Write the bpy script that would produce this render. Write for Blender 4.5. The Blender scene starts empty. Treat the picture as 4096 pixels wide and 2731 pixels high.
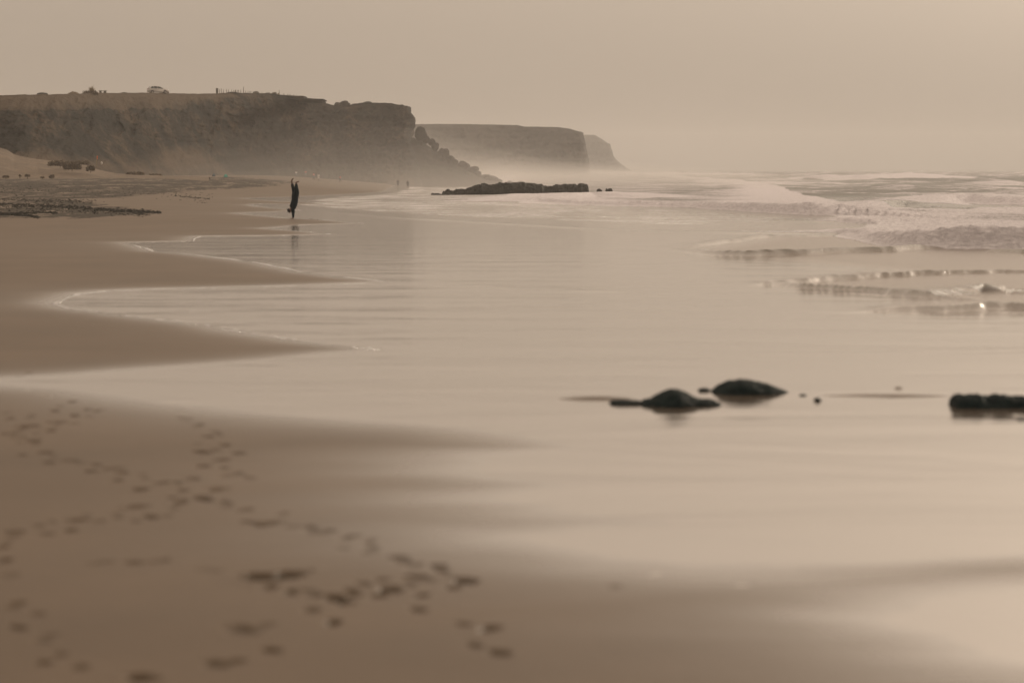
import bpy, bmesh, math, random
import numpy as np
from mathutils import Vector, Matrix

random.seed(7); RNG = np.random.default_rng(7)
SC = bpy.context.scene
COL = SC.collection

# ------------------------------------------------------------------ camera
F = 9671.0            # focal length in photo pixels (85 mm on 36 mm, 4096 wide)
CAMH = 2.5
HOR = 674.0
PITCH = math.atan((1365.5 - HOR) / F)
cd = bpy.data.cameras.new('camera'); cam = bpy.data.objects.new('camera', cd); COL.objects.link(cam)
cd.lens = 85.0; cd.sensor_width = 36.0; cd.clip_end = 20000; cd.clip_start = 0.1
cam.location = (0, 0, CAMH); cam.rotation_euler = (math.pi/2 - PITCH, 0, 0)
cd.dof.use_dof = True; cd.dof.focus_distance = 230.0; cd.dof.aperture_fstop = 1.35
SC.camera = cam

# ------------------------------------------------------------------ sky, sun, exposure
SUN_EL, SUN_AZ = math.radians(14), math.radians(38)     # azimuth measured from +Y towards +X
w = bpy.data.worlds.new('World'); SC.world = w; w.use_nodes = True
nt = w.node_tree; nt.nodes.clear()
def wn(t, **k):
    n = nt.nodes.new(t)
    for a, b in k.items(): setattr(n, a, b)
    return n
sky = wn('ShaderNodeTexSky', sky_type='NISHITA', sun_disc=False, sun_elevation=SUN_EL, sun_rotation=SUN_AZ,
         air_density=1.0, dust_density=6.0, ozone_density=1.0, altitude=0)
bw = wn('ShaderNodeRGBToBW'); nt.links.new(sky.outputs[0], bw.inputs[0])
tint = wn('ShaderNodeMix', data_type='RGBA', blend_type='MULTIPLY'); tint.inputs[0].default_value = 1
nt.links.new(bw.outputs[0], tint.inputs[6]); tint.inputs[7].default_value = (1.0, 0.81, 0.63, 1)
flat = wn('ShaderNodeMix', data_type='RGBA'); flat.inputs[0].default_value = 0.74
nt.links.new(tint.outputs[2], flat.inputs[6]); flat.inputs[7].default_value = (4.6, 3.72, 2.90, 1)
# overcast-like sky: brightening towards the zenith, added to light foam and sand
tcw = wn('ShaderNodeTexCoord'); sx = wn('ShaderNodeSeparateXYZ'); nt.links.new(tcw.outputs['Generated'], sx.inputs[0])
mr = wn('ShaderNodeFloatCurve'); nt.links.new(sx.outputs['Z'], mr.inputs['Value'])
cv = mr.mapping.curves[0]; cv.points[0].location = (0.0, 0.40); cv.points[1].location = (1.0, 0.84)
for p_ in ((0.06, 0.41), (0.16, 0.52), (0.32, 0.60)): cv.points.new(*p_)
mr.mapping.update()
bg = wn('ShaderNodeBackground'); bgm = wn('ShaderNodeMath', operation='MULTIPLY'); bgm.inputs[1].default_value = 0.25
nt.links.new(mr.outputs[0], bgm.inputs[0]); nt.links.new(bgm.outputs[0], bg.inputs[1])
nt.links.new(flat.outputs[2], bg.inputs[0])
wo = wn('ShaderNodeOutputWorld'); nt.links.new(bg.outputs[0], wo.inputs[0])
sd = bpy.data.lights.new('sun', 'SUN'); sun = bpy.data.objects.new('sun', sd); COL.objects.link(sun)
sd.energy = 1.4; sd.angle = math.radians(10); sd.color = (1.0, 0.86, 0.68)
sdir = Vector((math.sin(SUN_AZ)*math.cos(SUN_EL), math.cos(SUN_AZ)*math.cos(SUN_EL), math.sin(SUN_EL)))
sun.rotation_euler = sdir.to_track_quat('Z', 'Y').to_euler()
sun.location = sdir * 200
vs = SC.view_settings; vs.view_transform = 'Standard'; vs.look = 'None'; vs.exposure = 0.08; vs.gamma = 1.0
vs.use_curve_mapping = False
SC.cycles.max_bounces = 6; SC.cycles.volume_bounces = 3; SC.cycles.diffuse_bounces = 2; SC.cycles.glossy_bounces = 3
SC.cycles.use_denoising = True
try: SC.cycles.denoiser = 'OPENIMAGEDENOISE'
except Exception: pass
SC.cycles.sample_clamp_indirect = 3

# ------------------------------------------------------------------ projection helpers
CT, ST = math.cos(PITCH), math.sin(PITCH)
def ray(px, py):
    u = (px - 2048.0) / F; v = (1365.5 - py) / F
    return u, CT + v*ST, -ST + v*CT
def at(px, py, Y):
    u, dy, dz = ray(px, py); t = Y / dy
    return (u*t, Y, CAMH + dz*t)
def sstep(a, b, x):
    t = np.clip((np.asarray(x, float) - a) / (b - a), 0, 1)
    return t*t*(3 - 2*t)
def gz(X, Y):
    """mean level of the beach and of the water that lies on it"""
    return sstep(130, 480, Y) * (-1.7 + 2.5 * sstep(-20, -64, X))
def ground(px, py):
    px = np.asarray(px, float); py = np.asarray(py, float)
    u, dy, dz = ray(px, py)
    dz = np.minimum(dz, -1e-4)
    lo = np.full(px.shape, 0.5); hi = np.full(px.shape, 6000.0)
    for _ in range(48):                       # bisection on depth t
        m = (lo + hi) / 2
        below = CAMH + dz*m < gz(u*m, dy*m)
        hi = np.where(below, m, hi); lo = np.where(below, lo, m)
    return u*lo, dy*lo
K = 4096/2352.0                                # overview pixels -> photo pixels
def gpoly(pts, k=K):
    a = np.array(pts, float) * k
    X, Y = ground(a[:, 0], a[:, 1])
    return np.stack([X, Y], 1)

# ------------------------------------------------------------------ noise
_P = RNG.permutation(512); _P = np.concatenate([_P, _P, _P])
_G = RNG.uniform(-1, 1, (512, 3)); _G /= np.linalg.norm(_G, axis=1)[:, None]
def pn(x, y, z=0.0):
    x, y, z = np.broadcast_arrays(np.asarray(x, float), np.asarray(y, float), np.asarray(z, float))
    xi = np.floor(x).astype(int); yi = np.floor(y).astype(int); zi = np.floor(z).astype(int)
    xf, yf, zf = x-xi, y-yi, z-zi
    fx, fy, fz = [t*t*t*(t*(t*6-15)+10) for t in (xf, yf, zf)]
    r = 0
    for a in (0, 1):
        for b in (0, 1):
            for c in (0, 1):
                h = _P[(_P[(_P[(xi+a) & 511] + yi + b) & 511] + zi + c) & 511]
                g = _G[h]
                d = g[..., 0]*(xf-a) + g[..., 1]*(yf-b) + g[..., 2]*(zf-c)
                r = r + d * (fx if a else 1-fx) * (fy if b else 1-fy) * (fz if c else 1-fz)
    return r * 1.5
def fbm(x, y, z=0.0, o=4):
    s, a, f = 0, 1.0, 1.0
    for i in range(o):
        s = s + a*pn(x*f + 17.3*i, y*f - 9.1*i, z*f + 3.7*i); a *= 0.5; f *= 2.03
    return s
def ridged(x, y, z=0.0, o=4):
    s, a, f = 0, 1.0, 1.0
    for i in range(o):
        s = s + a*(1 - 2*np.abs(pn(x*f + 7.3*i, y*f + 5.1*i, z*f))); a *= 0.5; f *= 2.1
    return s

# ------------------------------------------------------------------ object helpers
def tag(o, label=None, cat=None, group=None, kind=None):
    if label: o['label'] = label
    if cat: o['category'] = cat
    if group: o['group'] = group
    if kind: o['kind'] = kind
    return o
def empty(name, loc=(0, 0, 0), rz=0.0):
    o = bpy.data.objects.new(name, None); COL.objects.link(o); o.location = loc; o.rotation_euler = (0, 0, rz)
    o.empty_display_size = 0.2
    return o
def link(name, me, mat=None, parent=None, smooth=True, loc=None):
    o = bpy.data.objects.new(name, me); COL.objects.link(o)
    if mat: me.materials.append(mat)
    if parent: o.parent = parent
    if loc is not None: o.location = loc
    if smooth: me.polygons.foreach_set('use_smooth', [True]*len(me.polygons))
    return o
def grid_mesh(name, P, keep=None, attrs=None, wrap=False):
    """P: (rows, cols, 3) -> mesh of quads; keep: mask on vertices"""
    R, Cn = P.shape[:2]
    idx = np.arange(R*Cn).reshape(R, Cn)
    q = np.stack([idx[:-1, :-1], idx[:-1, 1:], idx[1:, 1:], idx[1:, :-1]], -1).reshape(-1, 4)
    V = P.reshape(-1, 3)
    if keep is not None:
        k = keep.reshape(-1)
        q = q[k[q].any(1)]
        used = np.zeros(len(V), bool); used[q.ravel()] = True
        remap = np.cumsum(used) - 1
        q = remap[q]; V = V[used]
    else: used = slice(None)
    me = bpy.data.meshes.new(name)
    me.vertices.add(len(V)); me.vertices.foreach_set('co', V.astype(np.float32).ravel())
    me.loops.add(len(q)*4); me.loops.foreach_set('vertex_index', q.ravel().astype(np.int32))
    me.polygons.add(len(q))
    me.polygons.foreach_set('loop_start', (np.arange(len(q))*4).astype(np.int32))
    me.polygons.foreach_set('use_smooth', np.ones(len(q), bool))
    me.update(calc_edges=True)
    for nm, arr in (attrs or {}).items():
        at_ = me.attributes.new(nm, 'FLOAT', 'POINT')
        at_.data.foreach_set('value', arr.reshape(-1)[used].astype(np.float32))
    return me
def mesh_from(name, verts, faces):
    me = bpy.data.meshes.new(name); me.from_pydata([tuple(map(float, v)) for v in verts], [], [tuple(int(i) for i in f) for f in faces]); me.update()
    return me
def bm_mesh(name, bm):
    me = bpy.data.meshes.new(name); bm.normal_update(); bm.to_mesh(me); bm.free(); return me
def add_box(bm, c, s, rot=None):
    r = bmesh.ops.create_cube(bm, size=1.0)
    M = Matrix.Translation(c) @ (rot.to_4x4() if rot else Matrix.Identity(4)) @ Matrix.Diagonal((*s, 1))
    bmesh.ops.transform(bm, matrix=M, verts=r['verts']); return r['verts']
def add_cyl(bm, a, b, r1, r2, n=10):
    a, b = Vector(a), Vector(b); d = b - a
    r = bmesh.ops.create_cone(bm, cap_ends=True, segments=n, radius1=r1, radius2=r2, depth=d.length)
    bmesh.ops.transform(bm, matrix=Matrix.Translation((a+b)/2) @ d.to_track_quat('Z', 'Y').to_matrix().to_4x4(), verts=r['verts'])
    return r['verts']
def sdf(X, Y, poly):
    """signed distance to a polygon, positive inside"""
    x = X.ravel(); y = Y.ravel(); d2 = np.full(x.shape, 1e12); ins = np.zeros(x.shape, bool)
    n = len(poly)
    for i in range(n):
        ax, ay = poly[i]; bx, by = poly[(i+1) % n]
        ex, ey = bx-ax, by-ay; L = ex*ex+ey*ey + 1e-12
        t = np.clip(((x-ax)*ex + (y-ay)*ey)/L, 0, 1)
        d2 = np.minimum(d2, (x-ax-t*ex)**2 + (y-ay-t*ey)**2)
        if abs(ay-by) > 1e-9:
            c = ((ay > y) != (by > y)) & (x < (bx-ax)*(y-ay)/(by-ay) + ax)
            ins ^= c
    d = np.sqrt(d2); return np.where(ins, d, -d).reshape(X.shape)

# ------------------------------------------------------------------ materials
def mat(name):
    m = bpy.data.materials.new(name); m.use_nodes = True
    n = m.node_tree; b = n.nodes['Principled BSDF']; return m, n, b
def N(n, t, **k):
    x = n.nodes.new(t)
    for a, v in k.items(): setattr(x, a, v)
    return x
def coords(n, scale, kind='Object'):
    tc = N(n, 'ShaderNodeTexCoord'); mp = N(n, 'ShaderNodeMapping'); mp.inputs['Scale'].default_value = scale
    n.links.new(tc.outputs[kind], mp.inputs[0]); return mp.outputs[0]
def noise(n, vec, scale, detail=5, rough=0.6, dist=0.0):
    x = N(n, 'ShaderNodeTexNoise'); x.inputs['Scale'].default_value = scale
    x.inputs['Detail'].default_value = detail; x.inputs['Roughness'].default_value = rough; x.inputs['Distortion'].default_value = dist
    n.links.new(vec, x.inputs['Vector']); return x.outputs['Fac']
def ramp(n, fac, stops):
    r = N(n, 'ShaderNodeValToRGB'); e = r.color_ramp.elements
    while len(e) < len(stops): e.new(0.5)
    for s, (p, c) in zip(e, stops): s.position = p; s.color = (*c, 1) if len(c) == 3 else c
    n.links.new(fac, r.inputs[0]); return r.outputs[0]
def mixc(n, fac, a, b):
    x = N(n, 'ShaderNodeMix', data_type='RGBA')
    for i, v in ((0, fac), (6, a), (7, b)):
        if isinstance(v, (int, float)): x.inputs[i].default_value = v
        elif isinstance(v, tuple): x.inputs[i].default_value = (*v, 1)
        else: n.links.new(v, x.inputs[i])
    return x.outputs[2]
def math_(n, op, a, b=None, c=None, clamp=False):
    x = N(n, 'ShaderNodeMath', operation=op, use_clamp=clamp)
    for i, v in enumerate((a, b, c)):
        if v is None: continue
        if isinstance(v, (int, float)): x.inputs[i].default_value = v
        else: n.links.new(v, x.inputs[i])
    return x.outputs[0]
def maprange(n, v, a, b, c, d, smooth=False):
    x = N(n, 'ShaderNodeMapRange'); x.interpolation_type = 'SMOOTHSTEP' if smooth else 'LINEAR'
    n.links.new(v, x.inputs[0])
    for i, q in enumerate((a, b, c, d)): x.inputs[i+1].default_value = q
    return x.outputs[0]
def attr(n, nm):
    return N(n, 'ShaderNodeAttribute', attribute_name=nm).outputs['Fac']
def bump(n, b, h, strength, dist, prev=None):
    x = N(n, 'ShaderNodeBump'); x.inputs['Strength'].default_value = strength; x.inputs['Distance'].default_value = dist
    n.links.new(h, x.inputs['Height'])
    if prev is not None: n.links.new(prev, x.inputs['Normal'])
    if b is not None: n.links.new(x.outputs[0], b.inputs['Normal'])
    return x.outputs[0]
def plain(name, col, rough=0.7, spec=0.4, var=0.25, scale=6.0, metallic=0.0):
    m, n, b = mat(name)
    v = coords(n, (1, 1, 1)); f = noise(n, v, scale, 4)
    lo = tuple(c*(1-var) for c in col); hi = tuple(min(1, c*(1+var)) for c in col)
    n.links.new(ramp(n, f, [(0.3, lo), (0.7, hi)]), b.inputs['Base Color'])
    b.inputs['Roughness'].default_value = rough; b.inputs['Specular IOR Level'].default_value = spec
    b.inputs['Metallic'].default_value = metallic
    return m

# sand
M_SAND, n, b = mat('sand_material')
v = coords(n, (1, 1, 1))
big = noise(n, v, 0.35, 4); fine = noise(n, v, 9.0, 6)
c1 = ramp(n, big, [(0.3, (0.116, 0.080, 0.050)), (0.7, (0.157, 0.109, 0.070))])
c2 = mixc(n, math_(n, 'MULTIPLY', fine, 0.35), c1, (0.094, 0.066, 0.043))
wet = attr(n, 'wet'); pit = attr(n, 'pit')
c3 = mixc(n, math_(n, 'MULTIPLY', wet, 0.45), c2, (0.095, 0.068, 0.048))
vs_ = coords(n, (0.40, 0.050, 1)); st = noise(n, vs_, 1.0, 9, 0.72, 0.6)
vf_ = coords(n, (2.2, 0.20, 1)); st2 = noise(n, vf_, 1.0, 7, 0.75)
wm = math_(n, 'ADD', attr(n, 'wrack'), math_(n, 'ADD', math_(n, 'MULTIPLY', st, 1.5), math_(n, 'MULTIPLY', st2, 1.0)))
wk = maprange(n, wm, 1.93, 2.03, 0, 1)
c4 = mixc(n, math_(n, 'MULTIPLY', wk, 0.88), c3, (0.036, 0.030, 0.023))
c5 = mixc(n, math_(n, 'MULTIPLY', pit, 0.95), c4, (0.012, 0.014, 0.013))  # footprint pits painted near black: pit shade and moist sand put into the colour
n.links.new(c5, b.inputs['Base Color'])
rr = maprange(n, wet, 0, 1, 0.52, 0.09)
rr = math_(n, 'ADD', rr, math_(n, 'MULTIPLY', math_(n, 'MAXIMUM', wk, pit), 0.3), clamp=True)
n.links.new(rr, b.inputs['Roughness'])
n.links.new(maprange(n, wet, 0, 1, 0.13, 0.9), b.inputs['Specular IOR Level'])
n.links.new(math_(n, 'MULTIPLY', math_(n, 'MULTIPLY', math_(n, 'POWER', wet, 1.5), math_(n, 'SUBTRACT', 1.0, pit, clamp=True)), 0.72), b.inputs['Coat Weight']); b.inputs['Coat IOR'].default_value = 2.2; b.inputs['Coat Roughness'].default_value = 0.12
bump(n, b, math_(n, 'ADD', fine, math_(n, 'MULTIPLY', wk, 1.2)), 0.35, 0.02)

# water: film on the sand and surf further out; foam by attribute
M_SEA, n, b = mat('water_material')
v = coords(n, (1, 1, 1))
foam = attr(n, 'foam'); deep = attr(n, 'deep'); chop_ = attr(n, 'chop')
lac_v = coords(n, (1.6, 1.1, 4.0)); lace = noise(n, lac_v, 2.2, 8, 0.74, 0.8)
lac2 = noise(n, coords(n, (0.10, 0.42, 1)), 1.0, 7, 0.7, 0.5)
fm = math_(n, 'ADD', foam, math_(n, 'ADD', math_(n, 'MULTIPLY', lace, 0.55), math_(n, 'MULTIPLY', lac2, 0.75)))
fmask = maprange(n, fm, 0.96, 1.26, 0, 1, True)
base = mixc(n, deep, (0.19, 0.145, 0.11), (0.065, 0.062, 0.045))
fcol = mixc(n, maprange(n, lace, 0.42, 0.60, 0, 1), (0.60, 0.555, 0.575), (0.84, 0.79, 0.81))
film = math_(n, 'SUBTRACT', 1.0, math_(n, 'MAXIMUM', math_(n, 'MULTIPLY', math_(n, 'MAXIMUM', deep, chop_), 2.5), fmask), clamp=True)
n.links.new(math_(n, 'MULTIPLY', film, 0.62), b.inputs['Coat Weight']); b.inputs['Coat IOR'].default_value = 2.2; b.inputs['Coat Roughness'].default_value = 0.07
n.links.new(mixc(n, fmask, base, fcol), b.inputs['Base Color'])
n.links.new(math_(n, 'ADD', math_(n, 'MULTIPLY', fmask, 0.7), math_(n, 'ADD', math_(n, 'MULTIPLY', chop_, 0.30), 0.09)), b.inputs['Roughness'])
n.links.new(maprange(n, math_(n, 'MAXIMUM', deep, chop_), 0, 0.6, 3.0, 1.36), b.inputs['IOR']); b.inputs['Specular IOR Level'].default_value = 0.55
rv = coords(n, (0.16, 0.50, 1)); r1 = noise(n, rv, 1.0, 4, 0.55, 1.2)
rv2 = coords(n, (0.7, 2.6, 1)); r2 = noise(n, rv2, 1.0, 5, 0.6)
rv3 = coords(n, (16.0, 7.0, 8)); r3 = noise(n, rv3, 1.0, 4, 0.6); r4 = noise(n, coords(n, (6.5, 2.4, 3)), 1.0, 5, 0.6, 0.8)
chop = attr(n, 'chop')
h = math_(n, 'ADD', math_(n, 'MULTIPLY', r1, 0.024), math_(n, 'MULTIPLY', r2, 0.0022))
h = math_(n, 'ADD', h, math_(n, 'MULTIPLY', math_(n, 'MULTIPLY', r4, chop), 0.055))
h = math_(n, 'ADD', h, math_(n, 'MULTIPLY', math_(n, 'MULTIPLY', r3, chop), 0.045))
h = math_(n, 'ADD', h, math_(n, 'MULTIPLY', math_(n, 'MULTIPLY', lace, fmask), 0.16))
n.links.new(bump(n, b, h, 1.0, 1.0), b.inputs['Coat Normal'])

def rock_mat(name, cols, scale, bumpd, veg=None, rough=0.85, stretch=(1, 1, 1), wetrough=None):
    m, n, b = mat(name)
    v = coords(n, stretch)
    f1 = noise(n, v, scale, 8, 0.65, 0.4); f2 = noise(n, v, scale*7, 6, 0.7)
    c = ramp(n, f1, [(0.40, cols[0]), (0.5, cols[1]), (0.60, cols[2])])
    c = mixc(n, maprange(n, f2, 0.46, 0.58, 0, 0.8), c, cols[0])
    if veg:
        f3 = noise(n, v, scale*2.4, 7, 0.75, 0.3)
        c = mixc(n, maprange(n, f3, 0.52, 0.60, 0, 0.85), c, veg)
    if name == 'cliff_material':
        soil = attr(n, 'soil')
        c = mixc(n, math_(n, 'MULTIPLY', maprange(n, math_(n, 'ADD', soil, math_(n, 'MULTIPLY', f1, 0.9)), 0.75, 1.15, 0, 1, True), 0.85), c, (0.110, 0.080, 0.055))
    n.links.new(c, b.inputs['Base Color']); b.inputs['Roughness'].default_value = rough
    b.inputs['Specular IOR Level'].default_value = 0.12 if ('wet' in name or name == 'cliff_material') else 0.3
    bump(n, b, math_(n, 'ADD', f2, f1), 0.8, bumpd)
    return m
M_CLIFF = rock_mat('cliff_material', [(0.009, 0.008, 0.006), (0.026, 0.020, 0.014), (0.080, 0.055, 0.036)], 0.11, 0.8, veg=(0.008, 0.012, 0.010), stretch=(1, 1, 1.3))
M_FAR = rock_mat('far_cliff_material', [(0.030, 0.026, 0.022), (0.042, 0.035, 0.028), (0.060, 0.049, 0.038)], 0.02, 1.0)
M_BOULDER = rock_mat('boulder_material', [(0.018, 0.017, 0.014), (0.035, 0.030, 0.024), (0.055, 0.044, 0.033)], 0.5, 0.1)
M_REEF = rock_mat('reef_material', [(0.011, 0.011, 0.009), (0.022, 0.020, 0.016), (0.035, 0.031, 0.025)], 1.2, 0.08)
M_WETROCK = rock_mat('wet_rock_material', [(0.002, 0.007, 0.008), (0.004, 0.012, 0.013), (0.012, 0.022, 0.022)], 6.0, 0.01, rough=0.75)
M_SOIL = rock_mat('dune_material', [(0.12, 0.089, 0.063), (0.155, 0.114, 0.079), (0.19, 0.14, 0.097)], 0.15, 0.2)
M_BUSH = plain('bush_material', (0.150, 0.115, 0.080), 0.9, 0.1, 0.5, 2.0)
M_STRAW = plain('dry_grass_material', (0.30, 0.23, 0.13), 0.9, 0.1)
M_WOOD = plain('weathered_wood_material', (0.10, 0.080, 0.058), 0.85, 0.2)
M_STONE = plain('dark_stone_material', (0.095, 0.085, 0.068), 0.85, 0.2)
M_SUIT = plain('wetsuit_material', (0.004, 0.012, 0.017), 0.7, 0.12, 0.2, 10)
M_SKIN = plain('skin_material', (0.11, 0.060, 0.042), 0.55, 0.4, 0.12, 10)
M_HAIR = plain('hair_material', (0.012, 0.011, 0.011), 0.5, 0.4)

# ------------------------------------------------------------------ the beach and the sea
WET = [(910,427.2),(877,441.5),(756,448.7),(679,452.7),(610,454.5),(563,456),(657,463.7),(723,466.3),(765,470.7),(701,469.4),(600,468.5),
 (576,470.7),(591,473.8),(648,480),(690,483.4),(648,486.5),(580,488.3),(541,490.3),(591,494.5),(668,501.9),(745,505),(789,509.6),(832,513),
 (701,516.9),(660,521),(605,525),(650,528.5),(690,531),(757,538),(640,541.5),(460,543),(445,547),(440,554),(285,557.5),(315,566),(350,577),
 (440,585),(580,602),(640,614),(700,626),(800,638),(885,647.5),(720,655),(520,660),(350,664),(240,668),(170,675),(118,697),(150,708),(230,718),
 (330,731),(460,746),(600,771),(720,788),(865,803),(760,812),(600,829),(450,840),(320,849),(160,862),(0,871),(-200,877),(-200,884),(0,885),
 (166,897),(312,918),(463,936),(600,950),(746,960),(950,973),(1060,980),(1150,993),(1250,1010),(1340,1030),(1220,1042),(1120,1052),(1050,1070),
 (1180,1098),(1340,1115),(1220,1126),(1120,1147),(1250,1175),(1500,1197),(1350,1215),(1190,1234),(1300,1258),(1450,1283),(1600,1300),
 (1800,1303),(2050,1293),(2352,1272),(2800,1262)]
wetp = gpoly(WET)
wetp = np.concatenate([wetp, np.array([(40.0, 14.0), (3950.0, 14.0), (3950.0, 3950.0), (-400.0, 3950.0), (-60.0, 900.0), (wetp[0,0]-6, wetp[0,1]+60)])])
wetp2 = gpoly([(2800,1310),(2352,1352),(2160,1375),(2030,1398),(1975,1420),(2050,1448),(2200,1480),(2352,1520),(2800,1600)])
BARS = [(1240,1500,916,1.5),(1800,2260,908.5,2.0),(1690,1970,930.5,1.0),(2045,2080,891.5,1.6)]

ys = [ ]
Y = 8.0
while Y < 640: ys.append(Y); Y += (3.0 if Y < 38 else 1.3)*Y*Y/(CAMH*F) if Y < 130 else min(1.3*Y*Y/(3.3*F), 2.4)
while Y < 1500: ys.append(Y); Y *= 1.0045
while Y < 3900: ys.append(Y); Y *= 1.012
ys.append(3900.0)
ys = np.array([-300., -100, -40., -20, -10, -4, 0, 3, 5.5] + ys)
s_in = np.arange(-0.26, 0.26, 0.00068)
t_out = np.concatenate([np.geomspace(0.06, 40, 26), np.geomspace(60, 3900, 14)])
def columns(yv):
    yy = np.maximum(yv, 8.0)[:, None]
    W = 3900 - 0.26*yy
    o = t_out[None, :] / 3900 * W
    return np.concatenate([-(0.26*yy + o[:, ::-1]), s_in[None, :]*yy, 0.26*yy + o], 1)
XX = columns(ys); YY = np.repeat(ys[:, None], XX.shape[1], 1)
GZ = gz(XX, YY)
d1 = np.maximum(sdf(XX, YY, wetp), sdf(XX, YY, wetp2))
wig = 0.10*fbm(XX*1.1, YY*0.35, 3.3, 4) * sstep(0, 60, YY)
D = d1 + wig*np.clip(np.abs(d1)*2+0.2, 0, 1) + 0.26*fbm(XX*0.35, YY*1.1, 9.0, 4)*sstep(26, 20, YY)
H_in = -0.030*(1 - np.exp(-np.maximum(D, 0)/0.9)) - 0.25*sstep(8, 40, D)
H_out = (0.050 - 0.03*sstep(32, 20, YY))*(1 - np.exp(-np.maximum(-D, 0)/1.6)) + 0.10*sstep(3, 25, -D)
H = np.where(D > 0, H_in, H_out)
und = 0.018*fbm(XX*0.25, YY*0.10, 1.7, 3)
H = H + und*sstep(0.0, 2.0, -D)
barw = np.zeros_like(H)
for x0, x1, yc, th in BARS:
    cx = (x0+x1)/2
    (ax, bx, c0, c1), (a_, b_, yA, yB) = ground(np.array([x0, x1, cx, cx])*K, np.array([yc, yc, yc-th, yc+th])*K)
    c_y = (yA+yB)/2; hw = abs(yA-yB)/2; hl = (bx-ax)/2
    tx = (XX-(ax+bx)/2)/hl; tY = (YY - c_y + 0.15*hw*pn(XX*3, YY*0, yc))/hw
    g = np.clip(1 - tx**2, 0, 1) * np.exp(-tY**2*1.2)
    barw = np.maximum(barw, g)
H = np.maximum(H, -0.028 + 0.056*barw - 100*(barw < 0.05))
# footprints (photo crop coordinates: x, y, width, depth weight)
R1 = [(130,190,20,1),(235,220,30,.6),(345,245,35,.9),(405,285,30,1),(450,290,20,.8),(258,290,22,1),(350,313,30,1),(40,330,28,1),(245,345,40,.8),(125,365,55,1),(235,388,30,1),(40,400,40,.8),(150,432,50,.6),(100,503,35,.6),(215,490,50,.6),(225,540,40,.6),(340,530,50,.4),(420,580,35,1),(450,548,40,.7),(530,565,50,.5),(550,620,20,.8),(755,632,35,1),(655,663,50,.9),(800,700,40,.6),(845,725,45,1),(945,700,60,.8),(630,745,70,.7),(720,798,40,1),(640,815,40,.4),(360,815,45,1),(465,815,40,.5),(330,862,40,1),(220,880,50,.4),(240,820,40,.3),(20,1005,35,1),(5,945,20,.9),(40,875,40,.5),(845,290,25,.9),(850,320,25,.9),(940,353,30,1),(985,413,30,1),(1010,388,30,.6),(1060,452,35,.9),(1120,490,50,.5),(945,485,50,.9),(1035,522,40,.8),(955,550,45,1),(1090,590,60,.5),(1170,605,50,.4),(900,610,60,.5),(1020,660,60,.5),(1150,755,50,.6),(1060,740,40,.4),(1270,820,80,.4),(1470,850,50,.4),(630,1012,60,.5),(750,1005,60,.4),(470,1015,60,.3),(980,1050,80,.2),(1210,1080,100,1.3),(1330,1075,110,1.7),(1265,1130,55,.9),(1465,1240,60,.6),(85,1325,50,.7),(1140,1335,100,.6),(1240,1315,60,.4),(1275,1435,60,1.2),(1110,1490,50,.7),(1020,1500,80,.6),(205,1495,50,.6),(190,1390,40,.4),(55,1230,50,.3),(660,1565,90,1.2)]
R2 = [(190,470,80,.5),(330,590,80,.4),(130,560,60,.3),(350,490,60,.3),(585,660,60,.8),(840,690,90,1),(1060,805,110,1.7),(965,860,55,.9),(90,950,110,1.3),(190,895,50,.9),(170,985,60,.7),(400,930,80,1),(490,880,110,1.4),(620,850,60,.5),(720,925,60,1),(790,800,60,.4),(700,1030,90,.7),(60,1140,80,1.2),(1040,1140,70,.7),(1240,1170,110,1),(1130,1305,70,.6),(1320,1360,110,.9),(200,840,300,.0)]
FP = [(x/1.1777, 1400+y/1.1777, w_/1.1777, a) for x, y, w_, a in R1] + [(1300+x/1.887, 1900+y/1.887, w_/1.887, a) for x, y, w_, a in R2]
FP += [(3590, 2000, 30, .3), (3050, 2010, 25, .25), (3430, 2050, 26, .6), (2455, 2350, 40, .35), (2620, 2295, 30, .2), (2970, 2340, 50, .2),(80,1505,14,.8),(110,1495,10,.7)]
def trail(pts, n_, jx, jy, w0, a0):
    p = np.array(pts, float); q = np.concatenate([[0], np.cumsum(np.hypot(*np.diff(p, axis=0).T))])
    for k in range(n_):
        s_ = (k + random.random()*0.8)/n_*q[-1]
        x = np.interp(s_, q, p[:, 0]) + random.gauss(0, jx); y = np.interp(s_, q, p[:, 1]) + random.gauss(0, jy)
        FP.append((x, y, w0*(y-1200)/800*random.uniform(.8, 1.2), a0*random.uniform(.5, 1.2)))
trail([(20,1720),(200,1680),(380,1640)], 22, 30, 30, 26, .6)
trail([(60,1780),(300,1860),(560,1910),(760,1960),(1000,2080),(1350,2140),(1640,2250),(1850,2330)], 38, 22, 16, 26, .55)
trail([(690,1630),(800,1720),(880,1830),(960,1920)], 14, 24, 10, 26, .6)
trail([(0,2170),(300,2080),(620,2070),(800,1990)], 14, 20, 14, 24, .5)
trail([(1100,2400),(1350,2390),(1600,2330),(1800,2280)], 12, 26, 16, 26, .7)
trail([(30,2250),(120,2520),(300,2680)], 7, 20, 14, 24, .5)
pitw = np.zeros_like(H)
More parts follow.
